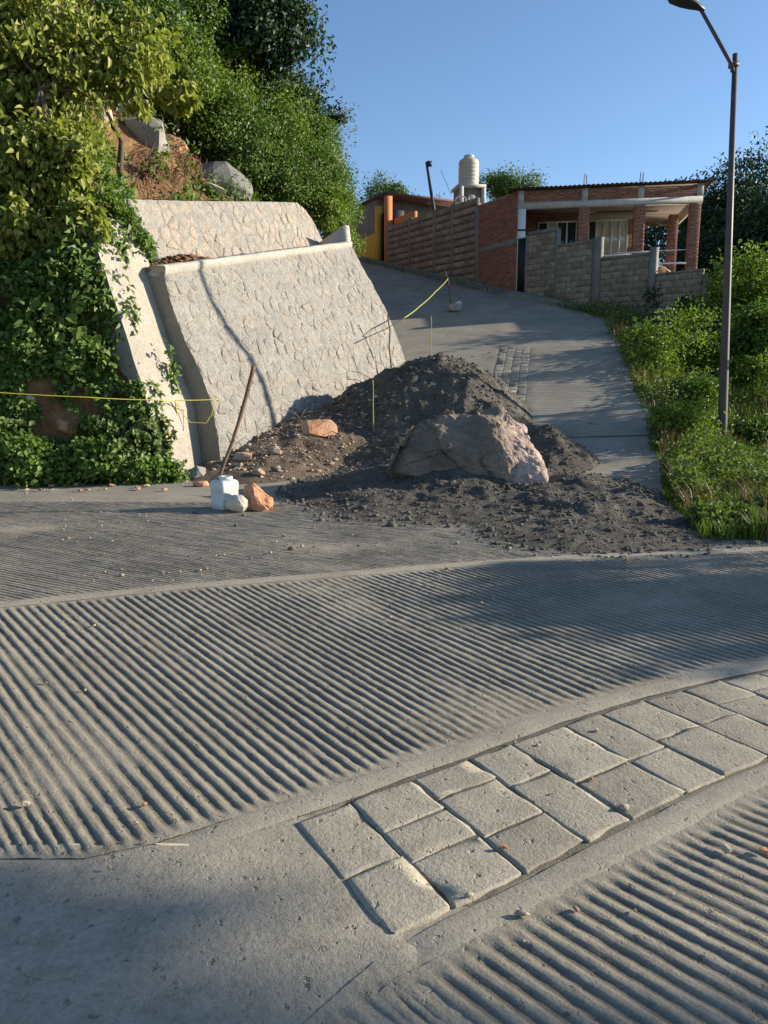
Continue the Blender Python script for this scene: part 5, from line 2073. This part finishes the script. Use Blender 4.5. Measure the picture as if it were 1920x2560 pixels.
# water tank on its stand
tb = at(1171, 468, 34.3)
st = empty('tank_stand', Vector((tb.x, tb.y, 7.4)), 'dark brick stand with white concrete frame under the water tank', 'tank stand')
mb = MB().box((tb.x, tb.y + .1, (7.4 + tb.z - .12) / 2), (1.0, 1.0, tb.z - .12 - 7.4), .18); put(mb.build('brick_base', M['brick_core'], None), st)
mb = MB().box((tb.x, tb.y, tb.z - .06), (1.2, 1.2, .11), .18); put(mb.build('slab', M['beam'], None), st)
for a, b in ((-.46, -.54), (.52, -.50)):
    c_, s_ = math.cos(.18), math.sin(.18)
    mb = MB().box((tb.x + a * c_ - b * s_, tb.y + a * s_ + b * c_, tb.z - .12 - .45), (.16, .16, .90), .18)
    put(mb.build('post', M['beam'], None), st)
tk = empty('water_tank', tb, 'cream ribbed plastic water tank on the roof stand', 'water tank')
prof = [(.40, 0.0), (.42, .02)]
for k in range(6):
    z = .06 + k * .155
    prof += [(.42, z), (.432, z + .03), (.432, z + .10), (.42, z + .125)]
prof += [(.42, 1.0), (.39, 1.06), (.28, 1.13), (.20, 1.17)]
put(MB().lathe(prof, tuple(tb), 32).build('body', M['tank'], None, True), tk)
put(MB().lathe([(.21, 1.16), (.22, 1.20), (.22, 1.24), (.19, 1.27), (.05, 1.28)], tuple(tb), 24).build('lid', M['tank_lid'], None, True), tk)
mb = MB()
q = at(1152, 500, 33.2)
for k in range(2):
    mb.tube([q + Vector((.22 * math.cos(a), .05 * k, .16 * math.sin(a))) for a in np.linspace(0, 2 * math.pi, 14)], .018, 5, False)
tag(mb.build('hose_coil', M['white_paint'], None, True), 'white hose coil in front of the tank stand', 'hose')
mb = MB()
q = at(1172, 505, 33.0); q2 = at(1186, 490, 33.0)
for a, b in ((q, Vector((q2.x, q.y, q.z))), (Vector((q2.x, q.y, q.z)), q2), (q2, Vector((q.x, q.y, q2.z))), (Vector((q.x, q.y, q2.z)), q), (q, q - Vector((0, 0, .6)))):
    mb.tube([a, b], .018, 5)
tag(mb.build('pipe_bracket', M['white_paint'], None), 'small white pipe frame beside the hose coil on the wall', 'pipe frame')

# ------------------------------------------------------------------ walls of concrete block
_BLK = {}


def block_mesh(L, H, D, kind):
    key = (round(L, 3), round(H, 3), kind)
    if key not in _BLK:
        b = .008
        mb = MB()
        V = []
        for z, i_ in ((0, 0), (H, 0)):
            pass
        P = [(0, -.03, 0), (L, -.03, 0), (L, -.03, H), (0, -.03, H), (0, D - b, 0), (L, D - b, 0), (L, D - b, H), (0, D - b, H), (b, D, b), (L - b, D, b), (L - b, D, H - b), (b, D, H - b)]
        F = [[0, 1, 5, 4], [1, 2, 6, 5], [2, 3, 7, 6], [3, 0, 4, 7], [4, 5, 9, 8], [5, 6, 10, 9], [6, 7, 11, 10], [7, 4, 8, 11], [8, 9, 10, 11]]
        mb.add(P, F)
        _BLK[key] = mb.mesh('block')
        _BLK[key].materials.append(M[kind])
    return _BLK[key]


def lay_block(parent, o, ux, nrm, x, z, L, H, D, kind, name='block'):
    ob = bpy.data.objects.new(name, block_mesh(L, H, D, kind))
    COL.objects.link(ob)
    q = o + ux * x
    ob.matrix_world = Matrix(((ux.x, nrm.x, 0, q.x), (ux.y, nrm.y, 0, q.y), (0, 0, 1, z), (0, 0, 0, 1)))
    mw_ = ob.matrix_world.copy()
    ob.parent = parent
    ob.matrix_parent_inverse = Matrix.Translation(-Vector(parent.location))
    return ob


fw = empty('block_wall', K + FD * 3.4 + Vector((0, 0, 3.9)), 'weathered grey concrete block wall stepping down before the brick house', 'block wall')
r = np.random.default_rng(55)
for (s0_, s1_, zt, zt2) in ((.50, 1.73, 6.62, 6.78), (1.77, 3.20, 6.08, 6.18), (3.53, 5.25, 5.44, 5.56), (5.51, 7.02, 4.78, 4.87)):
    zb_ = min(ground(*(K + FD * s0_).xy), ground(*(K + FD * s1_).xy)) - .3
    mb = MB(); obox(mb, K, FD, FN, s0_, s1_, -.14, 0.0, zb_, zt); put(mb.build('mortar_core', M['block_mortar'], None), fw)
    nrow = int((zt - zb_) / .2)
    for i in range(nrow + 1):
        z = zt - (i + 1) * .2
        if z < zb_ - .2: break
        x = s0_ - (.2 if i % 2 else 0)
        while x < s1_ - .02:
            a, b = max(x, s0_), min(x + .4, s1_)
            if b - a > .05:
                lay_block(fw, K + FN * r.uniform(-.003, .004), FD, FN, a + .006, z + .006, round(b - a - .012, 3), .188, .012, 'block')
            x += .4
    mb = MB(); obox(mb, K, FD, FN, s0_, s1_ + .0, -.145, .02, zt + .001, zt2 - .02); put(mb.build('cap', M['pillar'], None), fw)
for (s0_, s1_, zt) in ((.42, .52, 6.62), (1.71, 1.79, 6.72), (3.22, 3.51, 6.22), (5.27, 5.49, 5.66), (7.02, 7.25, 4.68)):
    q = K + FD * s0_
    mb = MB(); obox(mb, K, FD, FN, s0_, s1_, -.16, .028, ground(q.x, q.y) - .9, zt); put(mb.build('pillar', M['pillar'], None), fw)
# black gate beside the house corner
gz = ground(K.x, K.y)
gt = empty('metal_gate', K + FD * .2 + Vector((0, 0, gz)), 'narrow black metal gate between the house corner and the block wall', 'gate')
mb = MB(); obox(mb, K, FD, FN, .03, .40, -.07, -.03, gz + .06, gz + 1.95); put(mb.build('leaf', M['gate_metal'], None), gt)
mb = MB(); obox(mb, K, FD, FN, .0, .41, -.09, .02, gz + 1.96, gz + 2.02); put(mb.build('lintel', M['white_paint'], None), gt)
mb = MB(); obox(mb, K, FD, FN, .30, .34, -.03, .0, gz + .95, gz + 1.1); put(mb.build('handle', M['dark_metal'], None), gt)
mb = MB(); obox(mb, K, FD, FN, -.02, .41, -.10, .03, gz - .3, gz + .05); put(mb.build('threshold', M['beam'], None), gt)
# white pipes lying along the wall top
for k, (a, b, lab) in enumerate(((at(1503, 640, 26.6), at(1580, 636, 26.3), 'white pipe resting on the tall bay of the block wall'), (at(1536, 633, 26.4), at(1625, 630, 25.9), 'thin white pipe above the middle bay of the block wall'),
                                 (at(1633, 655, 25.6), at(1676, 680, 25.4), 'white crooked pipe leaning on the low bay of the block wall'), (at(1632, 661, 25.55), at(1715, 658, 25.1), 'level white pipe over the low bay of the block wall'))):
    mb = MB(); mb.tube([a, a.lerp(b, .5) + Vector((0, 0, .01)), b], .022 if k != 1 else .014, 6)
    tag(mb.build('white_pipe', M['white_paint'], None), lab, 'pipe')

sw = empty('striped_wall', K + SDR * 6.5 + Vector((0, 0, 5.5)), 'long boundary wall of alternating block and brick courses along the road', 'boundary wall')
ZT = lambda s: 8.58 + (s - 2.8) * .035
mb = MB()
for i in range(16):
    a, b = 2.8 + i * .5, 2.8 + (i + 1) * .5
    q = K + SDR * b
    obox(mb, K, SDR, SDN, a, b, -.16, 0, ground(K.x + SDR.x * a, K.y + SDR.y * a) - .5, ZT(a))
put(mb.build('mortar_core', M['block_mortar'], None), sw)
rows_mb = MB()
z = 8.36
row = 0
while z > 4.6:
    x = 2.82 - (.2 if row % 2 else 0)
    while x < 10.8:
        a, b = max(x, 2.82), min(x + .4, 10.8)
        q = K + SDR * (a + b) / 2
        g = ground(q.x, q.y)
        if b - a > .06 and z + .2 > g:
            lay_block(sw, K + SDN * r.uniform(-.003, .006), SDR, SDN, a + .006, z + .006 + (a - 2.8) * .035, round(b - a - .012, 3), .188, .016, 'block')
        x += .4
    zz = z - .085
    x = 2.82
    while x < 10.8:
        q = K + SDR * x
        if zz + .08 > ground(q.x, q.y):
            q0 = K + SDR * x
            obox(rows_mb, K, SDR, SDN, x, min(x + .225, 10.8), -.01, .004, zz + (x - 2.8) * .035, zz + .073 + (x - 2.8) * .035)
        x += .24
    z -= .285
    row += 1
tag(put(rows_mb.build('brick_courses', M['dull_brick'], None), sw), kind='stuff')
for s in (4.65, 6.16, 8.5, 10.82):
    q = K + SDR * s
    mb = MB(); obox(mb, K, SDR, SDN, s - .09, s + .09, -.18, .03, ground(q.x, q.y) - .5, ZT(s) + .05); put(mb.build('pillar', M['pillar'], None), sw)

# ochre building at the top of the road
yb0 = K + SDR * 10.95
yh = empty('ochre_building', yb0 + Vector((0, 0, 7.2)), 'ochre building with sloping roofline and dark doorway at the top of the road', 'building')
mb = MB(); obox(mb, K, SDR, SDN, 12.0, 19.5, -4.5, 0.05, 6.8, 10.35); put(mb.build('wall', M['grey_paint'], None), yh)
mb = MB(); obox(mb, K, SDR, SDN, 12.02, 19.5, .051, .075, 6.8, 8.75); put(mb.build('dado', M['yellow_paint'], None), yh)
mb = MB(); obox(mb, K, SDR, SDN, 11.05, 11.98, -1.0, -.25, 6.8, 9.7); put(mb.build('door', M['gate_metal'], None), yh)
mb = MB(); obox(mb, K, SDR, SDN, 11.90, 12.10, -.2, .10, 6.8, 10.0); put(mb.build('door_post', M['yellow_paint'], None), yh)
mb = MB(); obox(mb, K, SDR, SDN, 10.94, 11.12, -.3, .06, 6.8, 10.3); put(mb.build('gate_post', M['orange_wall'], None), yh)
mb = MB(); obox(mb, K, SDR, SDN, 11.0, 19.6, -4.6, .14, 10.36, 10.48); put(mb.build('roof', M['rust_sheet'], None), yh)
mb = MB(); obox(mb, K, SDR, SDN, 8.9, 10.9, -.6, -.4, 7.5, 9.25); put(mb.build('brick_return', M['orange_wall'], None), yh)

# kerb along the foot of the walls
kb = empty('kerb', K + Vector((-.5, -.5, 4.4)))
kb['kind'] = 'structure'
kp = []
for s in np.linspace(7.4, .2, 15): kp.append((K + FD * s, FN))
for s in np.linspace(0.0, 19, 40): kp.append((K + SDR * s, SDN))
top, V = [], []
for (q, nn) in kp:
    for (w, dz) in ((.02, .13), (.50, .12), (.56, .10), (.57, -.15)):
        p = q + nn * (w * (1 + .12 * n3(q.x * 2, q.y * 2)))
        V.append((p.x, p.y, ground(p.x, p.y) + dz * (1.0 if p.x < 6.3 else .35) + .03 * n3(p.x * 3, p.y * 3)))
put(link('kerb_stone', mk_mesh('kerb_stone', V, grid_faces(len(kp), 4)), M['kerb'], None), kb)

# ------------------------------------------------------------------ vegetation right of the road
r = np.random.default_rng(101)


def grass_mesh(name, P, H, seed, mat, lean=.35, w=.006):
    r = np.random.default_rng(seed)
    n = len(P)
    a = r.uniform(0, 2 * np.pi, n)
    d = np.stack([np.cos(a), np.sin(a), np.zeros(n)], 1)
    s = np.stack([-np.sin(a), np.cos(a), np.zeros(n)], 1)
    l = (lean * r.random(n) * H)[:, None]
    H = H[:, None]
    W = (w * (0.7 + .8 * r.random(n)))[:, None]
    up = np.array([[0, 0, 1.0]])
    V = np.stack([P - s * W, P + s * W, P + up * H * .55 + d * l * .4 - s * W * .8, P + up * H * .55 + d * l * .4 + s * W * .8, P + up * H * .9 + d * l * 1.3], 1)
    b = (np.arange(n) * 5)[:, None]
    F = [*(b + np.array([[0, 1, 3, 2]])).tolist(), *(b + np.array([[2, 3, 4]])).tolist()]
    return link(name, mk_mesh(name, V.reshape(-1, 3), F), M[mat])


P, H = [], []
while len(P) < 34000:
    y = 7.0 + 21 * r.random() ** 1.5
    e = road_edge(y)
    x = e - .25 + (max(2.0, .52 * y + 1.0 - e)) * r.random() ** 1.2
    if y < 7.4 + .3 * n3(x * 2, 5): continue
    # keep clear of the block wall
    q = Vector((x, y, 0)) - K
    if q.dot(FN) < .05 and q.dot(FD) > -.3: continue
    f = fbm(x * .7, y * .7, 2.0, 3)
    if x < e + .15 and r.random() < .5: continue
    hh = (.10 + .50 * max(0, f + .2)) * (.5 + .8 * r.random())
    if x < e + .3: hh *= .6
    P.append((x, y, ground(x, y) - .02)); H.append(hh)
tag(grass_mesh('bank_grass', np.array(P), np.array(H), 102, 'grass', .6, .007), 'tall green grass covering the bank right of the road', 'grass', None, 'stuff')
P, H = [], []
for _ in range(1600):
    s = r.uniform(-.3, 18)
    q = K + SDR * s + SDN * r.uniform(.35, .75) if s > 0 else K + FD * r.uniform(0, 7) + FN * r.uniform(.4, .8)
    P.append((q.x, q.y, ground(q.x, q.y) + .05)); H.append(r.uniform(.08, .3))
for _ in range(2200):
    px = r.uniform(-6.6, -3.5)
    py = float(np.interp(px, [-9.2, -6.1, -3.6], [10.9, 11.7, 12.05])) - r.uniform(.0, .35)
    P.append((px, py, .0)); H.append(r.uniform(.06, .22))
tag(grass_mesh('verge_grass', np.array(P), np.array(H), 103, 'grass', .8, .006), 'short grass along the kerb and the foot of the slope', 'grass', None, 'stuff')

P, H = [], []
while len(P) < 5000:
    y = 7.3 + 17 * r.random() ** 1.4
    e = road_edge(y)
    x = e - .15 + (max(2.0, .52 * y + 1.0 - e)) * r.random() ** 1.5
    if fbm(x * 1.1, y * 1.1, 5.0, 3) < .03: continue
    P.append((x, y, ground(x, y) - .02)); H.append(r.uniform(.15, .6))
tag(grass_mesh('dry_stalks', np.array(P), np.array(H), 104, 'dry_grass', .7, .005), 'dry straw-coloured stalks standing in the bank grass', 'grass', None, 'stuff')
P, D_, N_, L_ = [], [], [], []
while len(P) < 26000:
    y = 7.4 + 19 * r.random() ** 1.4
    e = road_edge(y)
    x = e - .35 * (.5 + n3(y * 1.7, 3.0)) + (max(2.0, .52 * y + 1.0 - e)) * r.random() ** 1.3
    q = Vector((x, y, 0)) - K
    if q.dot(FN) < .05 and q.dot(FD) > -.3: continue
    f = fbm(x * .9, y * .9, 8.0, 3)
    if f < -.10: continue
    P.append((x, y, ground(x, y) + (.22 + 1.5 * f) * r.random() + .03))
P = np.array(P)
hb = foliage('bank_herbs', r, P, np.tile(np.array([.2, -.2, .9]), (len(P), 1)), .075, .55, M['leaf_herb'], None, True, .15)
tag(hb, 'broad-leaved herbs mixed through the grass of the bank', 'herbs', None, 'stuff')
BW = [  # weeds on the bank: px, py, radius, height factor, mat, leaf, label
    (1640, 915, .65, 1.7, 'leaf_bright', .085, 'bright leafy weed clump at the road edge nearest the block wall'),
    (1690, 890, .80, 1.7, 'leaf_bright', .085, 'large sunlit weed clump left of the lamp pole, halfway up the bank'),
    (1605, 870, .45, 1.3, 'leaf_bright', .08, 'small grassy clump jutting over the road edge'),
    (1760, 905, .60, 1.3, 'leaf_bright', .085, 'leafy weed clump just left of the lamp pole'),
    (1725, 1015, .65, 1.5, 'leaf_green', .08, 'green weed clump left of the lower lamp pole'),
    (1695, 1090, .50, 1.3, 'leaf_bright', .07, 'low weed clump at the road edge level with the lamp base'),
    (1880, 930, .70, .9, 'leaf_bright', .09, 'leafy weed clump at the right edge behind the lamp pole'),
    (1885, 1080, .60, .8, 'leaf_green', .08, 'green weed clump right of the lamp base'),
    (1800, 1180, .40, .8, 'grass', .08, 'soft grassy clump in front of the lamp base'),
    (1725, 1200, .32, .7, 'grass', .07, 'small grassy clump at the road edge before the lamp'),
    (1895, 1240, .35, .6, 'leaf_green', .06, 'low weed clump at the right edge near the bank corner'),
    (1860, 1310, .25, .5, 'leaf_green', .05, 'lowest little weed clump at the bank corner'),
    (1790, 830, .75, 1.0, 'leaf_green', .09, 'dense green weeds right of the grey rock below the block wall'),
    (1720, 790, .60, 1.2, 'leaf_dark', .09, 'dark leafy plant at the foot of the low block bay'),
    (1640, 775, .50, 1.6, 'leaf_dark', .10, 'tall dark plant growing against the block wall'),
]
for k, (px, py, rad, hf, mt, L, lab) in enumerate(BW):
    g = on_ground(px, py + rad * 40)
    base = Vector((g.x, g.y, ground(g.x, g.y)))
    c = base + Vector((0, 0, rad * .55 * hf))
    tree('bank_weed', base, c, (rad * 1.1, rad, rad * .62 * hf), lab, mt, L, .5, 30, 70, .26, .015, 700 + k, 'weeds on the bank', True, 'weed', .3, .1, 'leaves', 10, 'stem')
# bushes and trees further right
for k, (px, py, Y, rad, mt, L, lab) in enumerate([
        (1850, 725, 23.5, (1.35, 1.2, 1.25), 'leaf_bright', .12, 'big sunlit yellow-green bush behind the lamp pole'),
        (1795, 760, 25.0, (.8, .8, .9), 'leaf_bright', .11, 'smaller yellow-green bush beside the end of the block wall'),
        (1900, 840, 21.0, (1.0, .9, .8), 'leaf_green', .11, 'green bush at the right edge in front of the big sunlit bush')]):
    c = at(px, py, Y)
    b = Vector((c.x + .1, c.y, ground(c.x, c.y)))
    tree('bush', b, c, rad, lab, mt, L, .5, 46, 110, .25, .05, 740 + k, 'bushes right of the lamp pole', True, 'bush', .35, .25, 'crown', 9, 'stem')
for k, (px, py, Y, rad, lab) in enumerate([
        (1800, 560, 41, (2.3, 2.4, 2.6), 'dark tree directly right of the brick house'), (1905, 510, 39, (2.6, 2.5, 2.9), 'tall dark tree at the right edge behind the lamp pole'),
        (1880, 660, 35, (2.0, 2.0, 1.9), 'lower dark tree behind the sunlit bush'), (1690, 590, 46, (2.6, 2.5, 2.8), 'dark tree seen through the porch of the brick house'), (1770, 680, 36, (1.3, 1.5, 1.6), 'dark tree behind the right corner of the brick house'), (1985, 600, 34, (2.2, 2.2, 3.0), 'dark tree just beyond the right edge of the view')]):
    c = at(px, py, Y)
    b = Vector((c.x + .3, c.y, ground(c.x, c.y)))
    tree('dark_tree', b, c, rad, lab, 'leaf_dark', .17, .5, 75, 190, .22, .16, 760 + k, 'dark trees behind the house', False, 'tree', .4)
for k, (px, py, Y, rad, mt, lab, pc) in enumerate([
        (1275, 468, 46, (1.5, 1.3, .95), 'leaf_green', 'round tree crown showing above the brick house roof beside the tank', 100),
        (950, 492, 54, (1.1, 1.1, 1.3), 'leaf_green', 'small tree behind the ochre building at the top of the road', 60),
        (990, 500, 52, (.7, .8, .9), 'leaf_green', 'thin small tree right of the one behind the ochre building', 50),
        (1030, 545, 44, (.9, .8, .6), 'leaf_green', 'sparse shrub behind the striped wall left of the leaning post', 40),
        (1055, 530, 46, (1.2, .8, .8), 'leaf_green', 'sparse shrub behind the striped wall at the leaning post', 36),
        (885, 548, 46, (.75, .8, .7), 'leaf_green', 'bush overhanging the road before the ochre building', 90)]):
    c = at(px, py, Y)
    b = Vector((c.x + .1, c.y, max(6.0, c.z - 3.6)))
    tree('far_tree', b, c, rad, lab, mt, .15, .45, 40, int(pc * 1.5), .24, .07, 780 + k, 'small trees beyond the walls', False, 'tree', .4, .3, 'crown', 7)

# trees standing on the bank to the right, outside the view, whose shade falls on the street
for k, (b, c, rad, lab, L, nc, pc) in enumerate([
        (Vector((10.6, 8.4, 0)), Vector((10.1, 6.65, 2.75)), (1.15, 1.05, .55), 'low tree on the bank beyond the right edge of the view', .13, 40, 110),
        (Vector((10.4, 15.6, -.3)), Vector((9.7, 14.9, 2.75)), (.95, 1.2, .48), 'small tree on the bank beyond the right edge, level with the lamp post', .12, 40, 110),
        (Vector((18.4, 1.6, 0)), Vector((18.05, 4.74, 6.72)), (.8, .50, .20), 'taller tree leaning over the street beyond the right edge of the view', .15, 56, 150)]):
    tree('bank_tree', b, c, rad, lab, 'leaf_green', L, .5, nc, pc, .17, .09, 800 + k, 'trees on the bank beyond the view', False, 'tree', .2)
